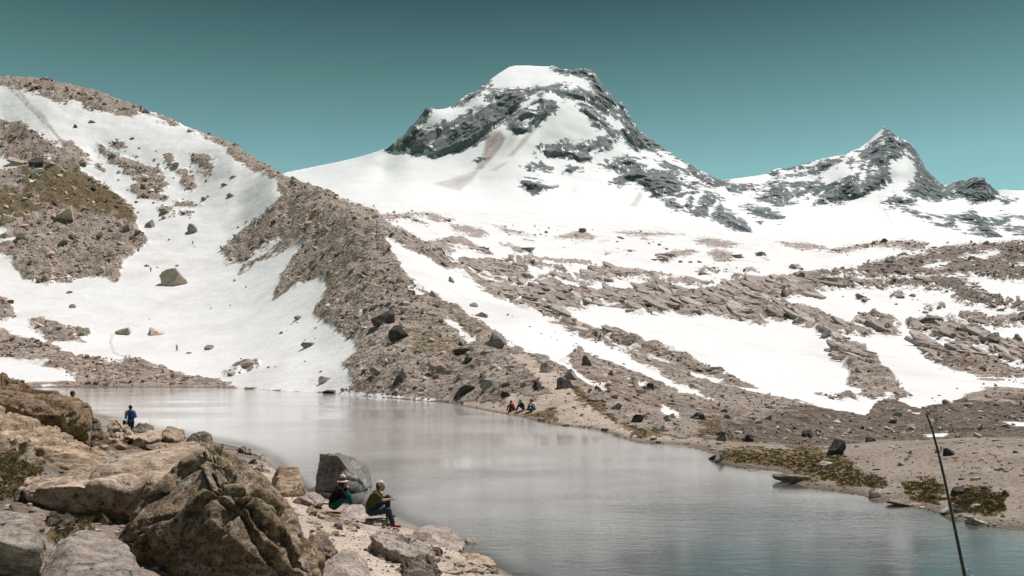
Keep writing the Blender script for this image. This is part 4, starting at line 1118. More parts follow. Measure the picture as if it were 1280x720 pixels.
# ---- rubble: the countless broken rock of moraine, scree and plateau
def rubble(n, seed):
    r = np.random.default_rng(seed)
    # low blocks: hulls of random points
    kinds = []
    for k in range(14):
        bm = bmesh.new()
        pts = r.normal(size=(11, 3))
        pts /= np.linalg.norm(pts, axis=1)[:, None]
        pts *= np.array([1, 0.8, 0.6]) * r.uniform(.8, 1.1, size=(11, 1))
        vs_ = [bm.verts.new(p) for p in pts]
        res = bmesh.ops.convex_hull(bm, input=vs_)
        bmesh.ops.delete(bm, geom=[e for e in res['geom_interior'] if isinstance(e, bmesh.types.BMVert)], context='VERTS')
        bmesh.ops.triangulate(bm, faces=bm.faces[:])
        bm.verts.index_update()
        kinds.append((np.array([v.co[:] for v in bm.verts]), np.array([[v.index for v in f.verts] for f in bm.faces])))
        bm.free()
    sel_rows = np.nonzero(ROWD > 46)[0]
    # weights: equal share of the picture, more on rock
    dv = -(np.diff(VIEW_PY, axis=0, append=VIEW_PY[-1:] - 1))
    wgt = np.clip(dv, 0.0, 4.0) * np.gradient(cols)[None]
    BAS = in_basin.reshape(NR, NC)
    land = ((TZ > 0.15) | ~BAS) & (ROWD[:, None] > 62) | ((TZ > 0.15) | ~BAS) & (ROWD[:, None] > 46) & (cols[None] > 720) & (SANDF < -2)
    fm = ROCKF + (fbm(np.stack([TZ.ravel(), (cols[None] / F * ROWD[:, None]).ravel(), np.repeat(ROWD, NC)], 1) / 9.0, 4) * 6).reshape(NR, NC)
    wgt = wgt * land * sstep(fm, -1.5, 2.5) * (1 - 0.97 * sstep(SANDF, -3, 4)) * (1 - 0.55 * MOSSF)
    slab = (ROWD[:, None] > 230) & (cols[None] > 560) & (VIEW_PY > 262) & (VIEW_PY < 480)
    wgt = np.where(slab & (cols[None] < 1040), wgt * 0.14, wgt)
    wgt = np.where((cols[None] > 1000) & (VIEW_PY > 295) & (VIEW_PY < 415) & (ROWD[:, None] > 250), wgt * 2.2, wgt)
    p = wgt.ravel() / wgt.sum()
    idx = r.choice(NR * NC, size=n, p=p)
    ri, ci = idx // NC, idx % NC
    d = ROWD[ri] * np.exp(r.uniform(-.004, .004, n))
    cxx = cols[ci] + r.uniform(-1, 1, n)
    x = (cxx - 640) / F * d
    z = TZ[ri, ci]
    size = d / F * (0.75 + 0.9 * r.pareto(2.3, n).clip(0, 6.5))
    size = np.minimum(size, np.clip(d / 90, 3.2, 9)) * np.where(SANDF[ri, ci] > -4, .6, 1)
    Vs, Fs, Ts = [], [], []
    off = 0
    kk = r.integers(0, len(kinds), n)
    tone = np.clip(r.normal(0.5, 0.22, n), 0, 1)
    for k, (v, f) in enumerate(kinds):
        m = np.nonzero(kk == k)[0]
        if not len(m): continue
        a = r.uniform(0, 6.283, len(m))
        ca, sa = np.cos(a), np.sin(a)
        tl = r.normal(0, .3, (len(m), 2))
        vv = np.repeat(v[None], len(m), 0) * size[m][:, None, None] * r.uniform(.75, 1.25, (len(m), 1, 3))
        X = vv[..., 0] * ca[:, None] - vv[..., 1] * sa[:, None]
        Y = vv[..., 0] * sa[:, None] + vv[..., 1] * ca[:, None]
        Z = vv[..., 2] + X * tl[:, :1] + Y * tl[:, 1:]
        co = np.stack([X + x[m][:, None], Y + d[m][:, None], Z + (z[m] + 0.12 * size[m])[:, None]], -1)
        Vs.append(co.reshape(-1, 3))
        Fs.append((f[None] + (np.arange(len(m)) * len(v))[:, None, None] + off).reshape(-1, 3))
        Ts.append(np.repeat(tone[m], len(v)))
        off += len(m) * len(v)
    t = NT('rubble')
    pos = t.pos()
    n1 = t.noise(pos, 0.05, 6, 0.62)
    base = t.ramp(n1, [(0.3, (0.275, 0.22, 0.19)), (0.48, (0.375, 0.315, 0.28)), (0.7, (0.47, 0.41, 0.375))])
    base = t.mix(t.step(t.noise(pos, 0.018, 5, 0.6), 0.45, 0.7), base, t.mix(1.0, base, (1.0, 0.82, 0.68), 'MULTIPLY'))
    c = t.mix(1.0, base, t.ramp(t.attr('tone'), [(0.0, (0.25, 0.24, 0.24)), (0.45, (0.9, 0.9, 0.9)), (1.0, (1.8, 1.75, 1.7))]), 'MULTIPLY')
    c = t.mix(0.6, c, t.ramp(t.noise(pos, 2.5, 6, 0.7), [(0.3, (0.6,) * 3), (0.6, (1.15,) * 3)]), 'MULTIPLY')
    m = t.done(t.principled(c, 0.9, t.bump(t.noise(pos, 2.0, 6, 0.7), 0.6, 0.25), 0.15))
    o = link('rubble', mesh_np('rubble', np.concatenate(Vs), np.concatenate(Fs), 3, m, {'tone': np.concatenate(Ts)}, smooth=False))
    tag(o, kind='stuff')


rubble(95000, 5)


# ---- bedrock ledges: long flat plates of rock that lie along the slope, all dipping the same way
def ledges(n, seed):
    r = np.random.default_rng(seed)
    dv = -(np.diff(VIEW_PY, axis=0, append=VIEW_PY[-1:] - 1))
    w = np.clip(dv, 0, 4) * np.gradient(cols)[None] * (ROWD[:, None] > 170) * (ROWD[:, None] < 900) * (cols[None] > 590) * sstep(ROCKF, 0.5, 4) * (VIEW_PY < 500) * (VIEW_PY > 300)
    w = w * (1 - 0.8 * ((cols[None] > 1040) & (VIEW_PY < 400)))
    p = w.ravel() / w.sum()
    idx = r.choice(NR * NC, size=n, p=p)
    ri, ci = idx // NC, idx % NC
    d = ROWD[ri] * np.exp(r.uniform(-.004, .004, n))
    x = (cols[ci] + r.uniform(-1, 1, n) - 640) / F * d
    z = TZ[ri, ci]
    # outline of a plate: eight corners on two levels, bevelled top
    a = np.linspace(0, 2 * np.pi, 8, endpoint=False) + .3
    base = np.stack([np.cos(a), np.sin(a)], 1)
    lv = [(1.0, -1.6), (1.0, 0.35), (0.86, 0.62)]
    V = np.concatenate([np.concatenate([base * k, np.full((8, 1), h)], 1) for k, h in lv], 0)
    Fq = []
    for L_ in (0, 1):
        for k in range(8):
            A, B = L_ * 8 + k, L_ * 8 + (k + 1) % 8
            Fq += [(A, B, B + 8), (A, B + 8, A + 8)]
    Fq += [(16, 16 + k, 17 + k) for k in range(1, 7)]
    Fq = np.array(Fq)
    L = d / F * r.uniform(7, 20, n)
    Wd = L * r.uniform(.22, .42, n)
    T = np.minimum(L * r.uniform(.07, .14, n), 2.4)
    vv = V[None] * np.stack([L, Wd, T], 1)[:, None] * r.uniform(.8, 1.2, (n, len(V), 1))
    yaw = -0.95 + r.normal(0, .16, n)
    ca, sa = np.cos(yaw)[:, None], np.sin(yaw)[:, None]
    X = vv[..., 0] * ca - vv[..., 1] * sa
    Y = vv[..., 0] * sa + vv[..., 1] * ca
    # follow the slope of the ground, tipped a little out of it
    sl = np.gradient(TZ, axis=0) / np.gradient(ROWD)[:, None]
    gy = np.clip(sl[ri, ci], -.1, .6) * .8 + r.normal(0, .05, n)
    Z = vv[..., 2] + Y * gy[:, None] + X * r.normal(-.03, .05, n)[:, None]
    co = np.stack([X + x[:, None], Y + d[:, None], Z + z[:, None]], -1).reshape(-1, 3)
    co += (np.stack([fbm(co / 3.0 + k * 7, 3) for k in range(3)], 1) * 0.16 * np.repeat(T, len(V))[:, None])
    fc = (Fq[None] + (np.arange(n) * len(V))[:, None, None]).reshape(-1, 3)
    tone = np.repeat(np.clip(r.normal(.5, .2, n), 0, 1), len(V))
    t = NT('ledge_rock')
    pos = t.pos()
    c = t.ramp(t.attr('tone'), [(0, (0.20, 0.165, 0.145)), (.5, (0.36, 0.302, 0.27)), (1, (0.50, 0.43, 0.39))])
    c = t.mix(0.7, c, t.ramp(t.noise(t.mapv(pos, (.5, .5, 2.0)), 0.9, 7, 0.7), [(0.32, (0.5,) * 3), (0.6, (1.15,) * 3)]), 'MULTIPLY')
    o = link('bedrock_ledges', mesh_np('bedrock_ledges', co, fc, 3, t.done(t.principled(c, .9, t.bump(t.noise(pos, 1.2, 6, .7), .6, .4), .15)), {'tone': tone}, smooth=False))
    tag(o, kind='stuff')


ledges(2600, 77)
# ------------------------------------------------------------------ the near shore: big rocks, slabs, path stones
def hull_rock(name, pts, mat, label, L=0.05, amp=0.05, bed=(0, 0, 0), layer=4.0, k=1.0, cat='boulder', group=None, soften=0, step=0.0, chip=1.0, caps=22):
    """a rock with the outline seen in the photo: corner points (photo x, photo y, distance), closed hull, worn and roughened"""
    W = [at(*p) for p in pts]
    base = Vector((sum(p.x for p in W) / len(W), sum(p.y for p in W) / len(W), min(p.z for p in W)))
    bm = bmesh.new()
    vs_ = [bm.verts.new(p - base) for p in W]
    r = bmesh.ops.convex_hull(bm, input=vs_)
    gone = [e for e in set(r['geom_interior'] + r['geom_unused']) if isinstance(e, bmesh.types.BMVert)]
    bmesh.ops.delete(bm, geom=gone, context='VERTS')
    size = max(e.calc_length() for e in bm.edges)
    rr_ = np.random.default_rng(sum(map(ord, label)) % 997)
    for _ in range(caps):
        n_ = Vector(rr_.normal(size=3)).normalized()
        ext = [v.co.dot(n_) for v in bm.verts]
        hi, lo = max(ext), min(ext)
        cut_ = hi - (hi - lo) * rr_.uniform(0.015, 0.075)
        bmesh.ops.bisect_plane(bm, geom=bm.verts[:] + bm.edges[:] + bm.faces[:], plane_co=n_ * cut_, plane_no=n_, clear_outer=True)
        be = [e for e in bm.edges if e.is_boundary]
        if be: bmesh.ops.contextual_create(bm, geom=be)
    bmesh.ops.remove_doubles(bm, verts=bm.verts[:], dist=1e-4)
    bmesh.ops.triangulate(bm, faces=bm.faces[:])
    bmesh.ops.recalc_face_normals(bm, faces=bm.faces[:])
    rounds = 0
    while rounds < 9:
        ed = [e for e in bm.edges if e.calc_length() > L * 1.4]
        if not ed: break
        bmesh.ops.subdivide_edges(bm, edges=ed, cuts=1, use_grid_fill=True)
        bmesh.ops.triangulate(bm, faces=[f for f in bm.faces if len(f.verts) > 3])
        rounds += 1
        if max(e.calc_length() for e in bm.edges) < L * 6 and soften > 0:
            bmesh.ops.smooth_vert(bm, verts=bm.verts[:], factor=0.5, use_axis_x=True, use_axis_y=True, use_axis_z=True)
            soften -= 1
    bm.normal_update()
    co = np.array([v.co[:] for v in bm.verts])
    no = np.array([v.normal[:] for v in bm.verts])
    fc = np.array([[v.index for v in f.verts] for f in bm.faces])
    bm.free()
    Rm = np.array(Matrix.Rotation(bed[2], 3, 'Z') @ Matrix.Rotation(bed[1], 3, 'Y') @ Matrix.Rotation(bed[0], 3, 'X'))
    q_ = co @ Rm
    q_ = q_ * np.array([1, 1, layer])
    sd_ = abs(hash(label)) % 97 if False else sum(map(ord, label)) % 97
    s = size
    h = fbm(q_ / (0.42 * s) + sd_, 3, 0.5) * 1.3 + ridged(q_ / (0.22 * s) + sd_, 4, 0.55) * 0.55 + fbm(co / (0.05 * s) + sd_, 3, 0.6) * 0.28
    if step:
        lay = (q_[:, 2] / layer / step + fbm(co / (0.3 * s), 3) * 0.9)
        fr_ = lay - np.floor(lay)
        h += (sstep(fr_, 0.0, 0.18) - fr_) * 1.6
    if chip:
        # joints: a few sets of parallel fractures cut the stone into blocks that stand proud of one another
        r_ = np.random.default_rng(int(sd_) + 5)
        warp_ = np.stack([fbm(co / (0.2 * s) + 9 * k_, 4, 0.55) for k_ in range(3)], 1) * 0.035 * s
        blocks = np.zeros(len(co), np.int64)
        crack_ = np.full(len(co), 9e9)
        for k_, (sp, wt) in enumerate(((5, 1.0), (4, 1.0), (9, 0.6))):
            n_ = r_.normal(size=3)
            if k_ == 2: n_ = Rm[:, 2] + r_.normal(0, .12, 3)
            n_ /= np.linalg.norm(n_)
            t_ = (co + warp_) @ n_
            pl = np.sort(r_.uniform(t_.min(), t_.max(), sp))
            ix = np.searchsorted(pl, t_)
            blocks = blocks * 13 + ix
            crack_ = np.minimum(crack_, np.abs(t_[:, None] - pl[None]).min(1) / wt)
        rb_ = np.random.default_rng(3).normal(0, 1, 4099)
        h = h * (0.75 - 0.4 * min(1, chip)) + fbm(co / (0.025 * s), 3, 0.6) * 0.16 + chip * (rb_[(blocks * 7919) % 4099] * 0.75 * sstep(crack_, 0.0, 0.006 * s) - 1.5 * np.exp(-(crack_ / (0.009 * s)) ** 2))
    co = co + no * (h * amp)[:, None]
    o = link(name, mesh_np(name, co, fc, 3, mat))
    o.location = base
    return tag(o, label, cat, group)


M_BIG = rock_material('lichen_rock', (0.06, 0.042, 0.03), (0.27, 0.19, 0.128), (0.66, 0.505, 0.37), 3.6, mottle=.75, lichen=0.42, crack=0.5, bump=0.05, lichen_col=(0.36, 0.26, 0.09), streak=(1, 1, 2.0), rot=(0.2, 0.75, 0.1))
M_SLAB = rock_material('slab_rock', (0.20, 0.135, 0.09), (0.45, 0.32, 0.22), (0.62, 0.47, 0.345), 1.3, mottle=.4, lichen=0.3, crack=0.35, bump=0.06, streak=(0.5, 0.9, 4.0), rot=(0.25, 0.42, 0.0), lichen_col=(0.34, 0.26, 0.07))
M_PATH = rock_material('path_rock', (0.23, 0.165, 0.12), (0.44, 0.333, 0.25), (0.60, 0.475, 0.375), 1.6, mottle=.35, lichen=0.3, crack=0.4, bump=0.04, lichen_col=(0.36, 0.29, 0.08))
M_RUST = rock_material('rust_rock', (0.12, 0.072, 0.045), (0.25, 0.155, 0.095), (0.38, 0.26, 0.165), 1.4, mottle=.35, lichen=0.5, crack=0.5, bump=0.07, lichen_col=(0.34, 0.23, 0.09), streak=(2.0, 2.0, 0.7))
M_WARM = rock_material('warm_grey_rock', (0.20, 0.163, 0.14), (0.36, 0.30, 0.265), (0.48, 0.415, 0.37), 2.2, mottle=.14, lichen=0.12, crack=0.4, bump=0.03)
M_DARKR = rock_material('dark_brown_rock', (0.07, 0.055, 0.046), (0.15, 0.12, 0.10), (0.28, 0.235, 0.20), 1.8, mottle=.4, lichen=0.25, crack=0.5, bump=0.05)
M_LAKE = rock_material('lake_boulder_rock', (0.13, 0.117, 0.11), (0.21, 0.19, 0.178), (0.33, 0.305, 0.285), 1.0, crack=0.15, bump=0.04)

hull_rock('boulder', [(252, 566, 8.8), (262, 557, 8.9), (290, 555, 9.0), (322, 561, 8.9), (343, 584, 8.5), (228, 576, 8.9), (284, 600, 8.15), (286, 640, 7.65), (282, 780, 7.5),
                      (125, 760, 8.3), (142, 668, 8.4), (182, 622, 8.7), (366, 622, 8.15), (386, 668, 7.95), (398, 770, 7.9), (345, 680, 7.75), (345, 780, 7.7), (250, 575, 10.3), (345, 600, 10.3), (130, 760, 10), (400, 760, 9.6)],
          M_BIG, 'huge dark lichen-covered boulder rising to a blunt peak beside the path', L=0.018, amp=0.05, bed=(0.3, 0.75, 0.2), layer=1.7, chip=1.0, caps=26)
hull_rock('boulder', [(-30, 652, 5.6), (8, 642, 5.7), (32, 645, 5.6), (48, 668, 5.35), (53, 700, 5.4), (46, 735, 5.55), (-30, 740, 5.5), (-30, 680, 5.2), (10, 670, 5.15), (45, 682, 5.2), (-40, 740, 6.2), (45, 740, 6.1), (-20, 645, 6.3), (30, 650, 6.3)],
          M_WARM, 'rounded boulder with a bright top and dark lower half in front of mossy turf', soften=2, chip=0.25, caps=14, L=0.02, amp=0.022, layer=1.5)
hull_rock('boulder', [(46, 712, 5.7), (72, 677, 5.8), (102, 664, 6.0), (138, 667, 6.0), (163, 688, 5.8), (188, 730, 5.5), (60, 760, 5.2), (185, 760, 5.2), (110, 690, 5.5), (140, 760, 5.0), (60, 760, 6.8), (190, 760, 6.8), (105, 668, 6.6), (140, 670, 6.6)],
          M_WARM, 'smooth pale grey boulder in front of the huge lichen-covered one', soften=2, chip=0.25, caps=14, L=0.02, amp=0.02, layer=1.5)
hull_rock('slab', [(14, 626, 10.2), (34, 603, 11.0), (62, 601, 11.4), (110, 601, 12.4), (150, 590, 13.2), (196, 567, 14.6), (245, 546, 16.5), (262, 560, 13), (225, 598, 10.6), (186, 624, 9.5), (140, 633, 9.3), (76, 628, 9.2), (22, 641, 9.3),
                   (28, 668, 10.3), (62, 672, 10.1), (150, 676, 10.2), (240, 640, 11.5), (200, 610, 16.5), (60, 640, 12.5)],
          M_PATH, 'broad pale rock slab with a dark hollow under its near edge', L=0.05, amp=0.05, bed=(0.2, 0.1, 0.3), layer=3.0, cat='rock slab', soften=0)
hull_rock('slab', [(-90, 488, 19), (0, 508, 18), (36, 519, 17.6), (90, 548, 16.8), (132, 572, 15.8), (156, 591, 14.6), (148, 600, 13.6), (100, 605, 13.2), (70, 598, 12.9), (44, 570, 13.3), (6, 549, 13.8), (-90, 520, 14),
                   (-90, 590, 14), (36, 598, 13.7), (78, 610, 13.4), (130, 604, 16), (0, 570, 18)],
          M_SLAB, 'long tilted layered slab sloping down from the left to the pale path rock', L=0.05, amp=0.06, bed=(0.1, 0.5, 0.0), layer=4.0, cat='rock slab', soften=0, step=0.22)
hull_rock('boulder', [(-60, 478, 24), (0, 487, 23.5), (32, 489, 23), (74, 493, 23), (104, 499, 22.5), (112, 508, 21.8), (110, 530, 21), (105, 554, 20.2), (78, 545, 19.9), (48, 528, 19.6), (0, 518, 19.4), (-60, 510, 19.4), (40, 500, 20.2), (92, 508, 20.4),
                      (-60, 540, 22), (60, 552, 21), (108, 560, 22.5), (0, 530, 24), (100, 545, 24)],
          M_RUST, 'blocky rust-brown boulder with shaggy lichen hiding most of a person', L=0.05, amp=0.085, bed=(0, 0, 0), layer=1.0, soften=0)
hull_rock('boulder', [(100, 528, 26), (109, 520, 26), (121, 522, 25.5), (128, 532, 25), (126, 546, 24.5), (118, 553, 24.3), (104, 553, 24.5), (126, 550, 27), (104, 550, 27)],
          M_DARKR, 'dark brown rounded boulder wedged right of the rust-brown block', L=0.05, amp=0.03, layer=1.2)
hull_rock('slab', [(132, 540, 34), (136, 526, 35), (142, 523, 35), (150, 527, 34), (168, 544, 30.5), (170, 550, 30), (150, 552, 31), (134, 552, 32), (160, 540, 36)],
          M_PATH, 'pale tilted slab standing up just left of the standing hiker', L=0.09, amp=0.05, layer=2.5, cat='rock slab')
hull_rock('boulder', [(163, 540, 34), (176, 529, 34.5), (184, 527, 35), (193, 531, 34.5), (194, 537, 34), (176, 543, 32.5), (166, 545, 33), (192, 540, 37), (168, 540, 37)],
          M_DARKR, 'dark leaning slab with green moss right of the standing hiker', L=0.09, amp=0.045, layer=2.5)
hull_rock('slab', [(156, 546, 29), (180, 541, 31), (202, 534, 34), (215, 536, 33.5), (208, 546, 30), (186, 553, 27.5), (172, 552, 27.6), (200, 552, 34), (160, 550, 33)],
          M_PATH, 'flat pale slab lying below the dark mossy leaning slab', L=0.08, amp=0.04, layer=2.5, cat='rock slab')
hull_rock('boulder', [(199, 548, 29), (209, 531, 30), (214, 532, 30.5), (229, 538, 31), (231, 550, 30), (218, 553, 28.4), (203, 553, 28.6), (228, 552, 33), (203, 550, 33)],
          M_SLAB, 'small peaked boulder with a shaded left side on the shoreline ridge', L=0.08, amp=0.04, layer=2.0)
hull_rock('boulder', [(233, 553, 22), (243, 543, 23), (254, 539, 23.5), (262, 543, 23), (266, 556, 22), (250, 560, 21), (236, 560, 21), (262, 558, 25), (238, 556, 25)],
          M_DARKR, 'dark jagged rock peeking above the left shoulder of the huge boulder', L=0.06, amp=0.05, layer=2.0)
hull_rock('boulder', [(338, 606, 19), (347, 584, 19.4), (358, 580, 19.6), (371, 586, 19.2), (382, 609, 18.6), (378, 620, 18.2), (352, 622, 18.2), (340, 618, 18.6), (380, 615, 21), (345, 612, 21)],
          M_SLAB, 'yellowish lichened rock behind the right shoulder of the huge boulder', chip=0.35, L=0.05, amp=0.04, layer=1.5)
hull_rock('boulder', [(394, 612, 30.3), (396, 590, 30.2), (400, 567, 30.6), (408, 566.5, 30.7), (425, 566, 31), (441, 571, 31.3), (456, 580, 31.6), (463, 590, 31.8), (464, 606, 31.4), (462, 616, 30.2), (440, 618, 29.4), (398, 618, 29.8),
                      (424, 574, 29.9), (434, 584, 29.8), (448, 597, 29.8), (420, 571, 29.9), (400, 612, 32.4), (462, 610, 32.8), (425, 568, 32.2)],
          M_LAKE, 'big split boulder standing in the lake with a dark flat left face', L=0.05, amp=0.022, layer=1.2, caps=7)
hull_rock('boulder', [(464, 700, 15.7), (465, 672, 15.7), (472, 664, 16.1), (488, 665, 16.3), (520, 678, 16.4), (544, 690, 16), (548, 712, 15.2), (500, 722, 15.2), (470, 714, 15.5), (492, 690, 14.8), (507, 702, 14.6), (530, 700, 17.6), (470, 690, 17.2)],
          M_WARM, 'sharp-edged grey boulder with a dark left face at the bottom of the path', L=0.035, amp=0.04, layer=2.2, step=0.2)
hull_rock('boulder', [(500, 712, 13.8), (512, 697, 14.2), (530, 696, 14.2), (541, 704, 14), (560, 722, 13.4), (500, 735, 13), (556, 735, 13), (530, 720, 15)],
          M_DARKR, 'dark rough rock leaning on the foot of the sharp-edged boulder', L=0.035, amp=0.045, layer=2.0)
hull_rock('boulder', [(400, 722, 11.6), (408, 700, 12.2), (425, 689, 12.7), (444, 691, 12.7), (458, 704, 12.3), (464, 724, 11.6), (430, 712, 11.3), (402, 745, 11.2), (464, 745, 11.2), (455, 720, 13.6), (408, 715, 13.6)],
          M_WARM, 'rounded speckled grey boulder lying on the path at the bottom', soften=2, chip=0.25, caps=14, L=0.03, amp=0.02, layer=1.3)
hull_rock('boulder', [(514, 682, 20.4), (516, 664, 20.8), (535, 657, 21.2), (556, 659, 21.2), (574, 667, 20.9), (582, 680, 20.4), (575, 692, 19.8), (530, 690, 19.6), (516, 686, 20), (540, 668, 20), (575, 680, 22.5), (520, 675, 22.5)],
          M_WARM, 'low rounded brown-topped boulder at the water edge with plants at its foot', soften=2, chip=0.25, caps=14, L=0.045, amp=0.03, layer=1.5)
hull_rock('slab', [(568, 703, 18.6), (576, 692, 19.2), (598, 691, 19.3), (616, 699, 18.9), (622, 708, 18.3), (600, 706, 18.1), (572, 707, 18.2), (600, 704, 20), (575, 700, 20)],
          M_PATH, 'thin flat slab at the water where the path ends', L=0.05, amp=0.025, layer=2.0, cat='rock slab')
hull_rock('stone', [(580, 684, 21.5), (584, 672, 21.7), (591, 673, 21.7), (595, 683, 21.4), (592, 690, 21.1), (582, 690, 21.2), (590, 685, 22.5)],
          M_WARM, 'small grey stone standing right of the brown-topped boulder', L=0.05, amp=0.02, layer=1.3, cat='stone')
hull_rock('boulder', [(424, 645, 23.6), (428, 636, 24), (440, 629, 24.4), (452, 630, 24.4), (459, 640, 24.1), (461, 648, 23.6), (450, 652, 23.2), (430, 652, 23.2), (455, 645, 25.2), (430, 640, 25.2)],
          M_WARM, 'pale grey rounded rock between the two people sitting by the lake', soften=2, chip=0.25, caps=14, L=0.045, amp=0.022, layer=1.3)
hull_rock('slab', [(455, 651, 22.6), (458, 645.5, 23.2), (488, 645, 23.3), (491, 648, 22.9), (491, 656, 22.5), (475, 658, 22.3), (457, 655, 22.3), (488, 652, 24.3), (458, 650, 24.3)],
          M_WARM, 'flat grey slab the person in the olive shirt sits on', L=0.045, amp=0.012, layer=1.6, cat='rock slab')
hull_rock('boulder', [(366, 628, 25.2), (376, 617, 25.8), (392, 615, 26), (406, 619, 25.8), (408, 628, 25.2), (400, 634, 24.6), (372, 634, 24.6), (400, 628, 27), (374, 626, 27)],
          M_WARM, 'pale low rock left of the person with the hat', L=0.05, amp=0.025, layer=1.6)
hull_rock('stone', [(403, 654, 21.2), (408, 648.5, 21.6), (422, 649, 21.6), (431, 655, 21.3), (428, 661, 20.9), (408, 660, 20.9), (420, 657, 22.4)],
          M_LAKE, 'small whitish stone on the path in front of the sitting people', L=0.04, amp=0.012, layer=1.2, cat='stone')
hull_rock('boulder', [(380, 700, 9.6), (384, 672, 10.2), (396, 668, 10.5), (402, 690, 10), (398, 715, 9.3), (384, 725, 9.0), (400, 720, 10.6), (386, 690, 11)],
          M_RUST, 'reddish rock squeezed against the right foot of the huge boulder', L=0.04, amp=0.03, layer=1.5)
hull_rock('boulder', [(384, 680, 12.6), (390, 667, 13), (406, 671, 13), (422, 690, 12.5), (420, 697, 12.2), (395, 695, 12.2), (415, 690, 13.8), (388, 680, 13.8)],
          M_DARKR, 'dark rock with green grass on it above the speckled boulder', L=0.045, amp=0.035, layer=1.8)
hull_rock('boulder', [(-70, 545, 14), (-20, 548, 14.2), (10, 553, 14.2), (22, 565, 14), (16, 580, 13.6), (-20, 584, 13), (-70, 580, 13), (0, 582, 15.5), (20, 575, 15.5)],
          M_DARKR, 'dark cracked rock at the left edge above the mossy turf', L=0.05, amp=0.06, layer=2.5, step=0.2)
hull_rock('boulder', [(-50, 478, 62), (-10, 468, 64), (18, 470, 64), (34, 480, 62), (38, 490, 60), (10, 494, 58), (-40, 492, 58), (20, 488, 68)],
          M_RUST, 'rough brown outcrop behind the rust-brown block at the lake head', L=0.16, amp=0.25, layer=1.4, soften=0)

# loose stones tucked between the slabs, on the shoreline ridge and along the path
def path_stone(px, py, w, mat, label, group=None, dmin=4, flat=.55):
    p = ground_at(px, py, dmin)
    s = p.y / F * w
    ROCK_SEED[0] += 1
    v, f = rock_shape(ROCK_SEED[0], 4, (s / 2, s * .42, s * flat / 2 * 1.3), 10, 0.06)
    o = link('stone', mesh_np('stone', v, f, 3, mat))
    o.location = (p.x, p.y, p.z + s * flat * .28)
    o.rotation_euler = (0, 0, random.uniform(-.6, .6))
    return tag(o, label, 'stone', group)


for k in range(64):
    x = random.uniform(385, 620)
    y = np.interp(x, [385, 470, 560, 620], [632, 655, 690, 712]) + random.uniform(-8, 40)
    path_stone(x, min(y, 716), random.uniform(5, 19), random.choice([M_WARM, M_PATH, M_DARKR, M_WARM]), 'small stone lying loose on the sandy path by the water', 'loose stones on the sandy path', flat=random.uniform(.35, .7))
for k in range(40):
    x = random.uniform(95, 330)
    y = np.interp(x, [95, 160, 250, 330], [540, 543, 555, 575]) + random.uniform(-2, 22)
    path_stone(x, y, random.uniform(6, 18), random.choice([M_PATH, M_SLAB, M_DARKR]), 'small stone among the slabs of the near left shore', 'loose stones among the shore slabs', dmin=12, flat=random.uniform(.4, .8))
for k in range(24):
    x = random.uniform(-20, 140)
    y = random.uniform(600, 690)
    path_stone(x, y, random.uniform(10, 30), random.choice([M_BIG, M_WARM, M_DARKR]), 'small stone in the gap below the broad pale slab', 'loose stones below the broad pale slab', dmin=5.5, flat=random.uniform(.5, .8))


# ---- grass: dry blades on the turf patches, near and far
def grass(n, sel, hmin, hmax, seed, name):
    r = np.random.default_rng(seed)
    dv = -(np.diff(VIEW_PY, axis=0, append=VIEW_PY[-1:] - 1))
    w = np.clip(dv, 0, 6) * np.gradient(cols)[None] * np.clip(MOSSF - 0.46, 0, 1) * sel * (TZ > 0.06)
    p = w.ravel() / w.sum()
    # clumps of blades
    nc = n // 14
    idx = r.choice(NR * NC, size=nc, p=p)
    ri, ci = idx // NC, idx % NC
    d = ROWD[ri] * np.exp(r.uniform(-.006, .006, nc))
    x = (cols[ci] + r.uniform(-1, 1, nc) - 640) / F * d
    z = TZ[ri, ci]
    B = np.repeat(np.arange(nc), 14)
    m = len(B)
    a = r.uniform(0, 6.283, m)
    hgt = r.uniform(hmin, hmax, m) * np.repeat(r.uniform(.5, 1.2, nc), 14)
    lean = r.uniform(.15, .95, m)
    bx, by = x[B] + r.normal(0, hmax * .22, m), d[B] + r.normal(0, hmax * .22, m)
    bz = z[B] - 0.02
    wd = hgt * (0.03 if hmax < .1 else 0.05)
    ca, sa = np.cos(a), np.sin(a)
    P0 = np.stack([bx - sa * wd, by + ca * wd, bz], 1)
    P1 = np.stack([bx + sa * wd, by - ca * wd, bz], 1)
    P2 = np.stack([bx + ca * hgt * lean * .4 + sa * wd * .7, by + sa * hgt * lean * .4 - ca * wd * .7, bz + hgt * .65], 1)
    P3 = np.stack([bx + ca * hgt * lean, by + sa * hgt * lean, bz + hgt * (1.05 - .45 * lean)], 1)
    V = np.stack([P0, P1, P2, P3], 1).reshape(-1, 3)
    k = np.arange(m)[:, None] * 4
    Fc = np.concatenate([k + np.array([[0, 1, 2]]), k + np.array([[0, 2, 3]])], 0)
    tone = np.repeat(np.clip(np.repeat(r.normal(.5, .25, nc), 14) + r.normal(0, .12, m), 0, 1), 4)
    t = NT(name)
    c = t.ramp(t.attr('tone'), [(0, (0.07, 0.062, 0.026)), (.35, (0.18, 0.14, 0.065)), (.7, (0.31, 0.235, 0.12)), (1, (0.45, 0.36, 0.20))])
    o = link(name, mesh_np(name, V, Fc, 3, t.done(t.principled(c, 0.8, None, 0.15)), {'tone': tone}, smooth=False))
    tag(o, kind='stuff')


near_sel = ((ROWD[:, None] < 34) & (cols[None] < 640)).astype(float)
far_sel = ((ROWD[:, None] > 19) & (ROWD[:, None] < 110) & (cols[None] > 640)).astype(float)
grass(42000, near_sel, 0.035, 0.085, 21, 'grass')
grass(46000, far_sel, 0.04, 0.12, 22, 'turf_grass')


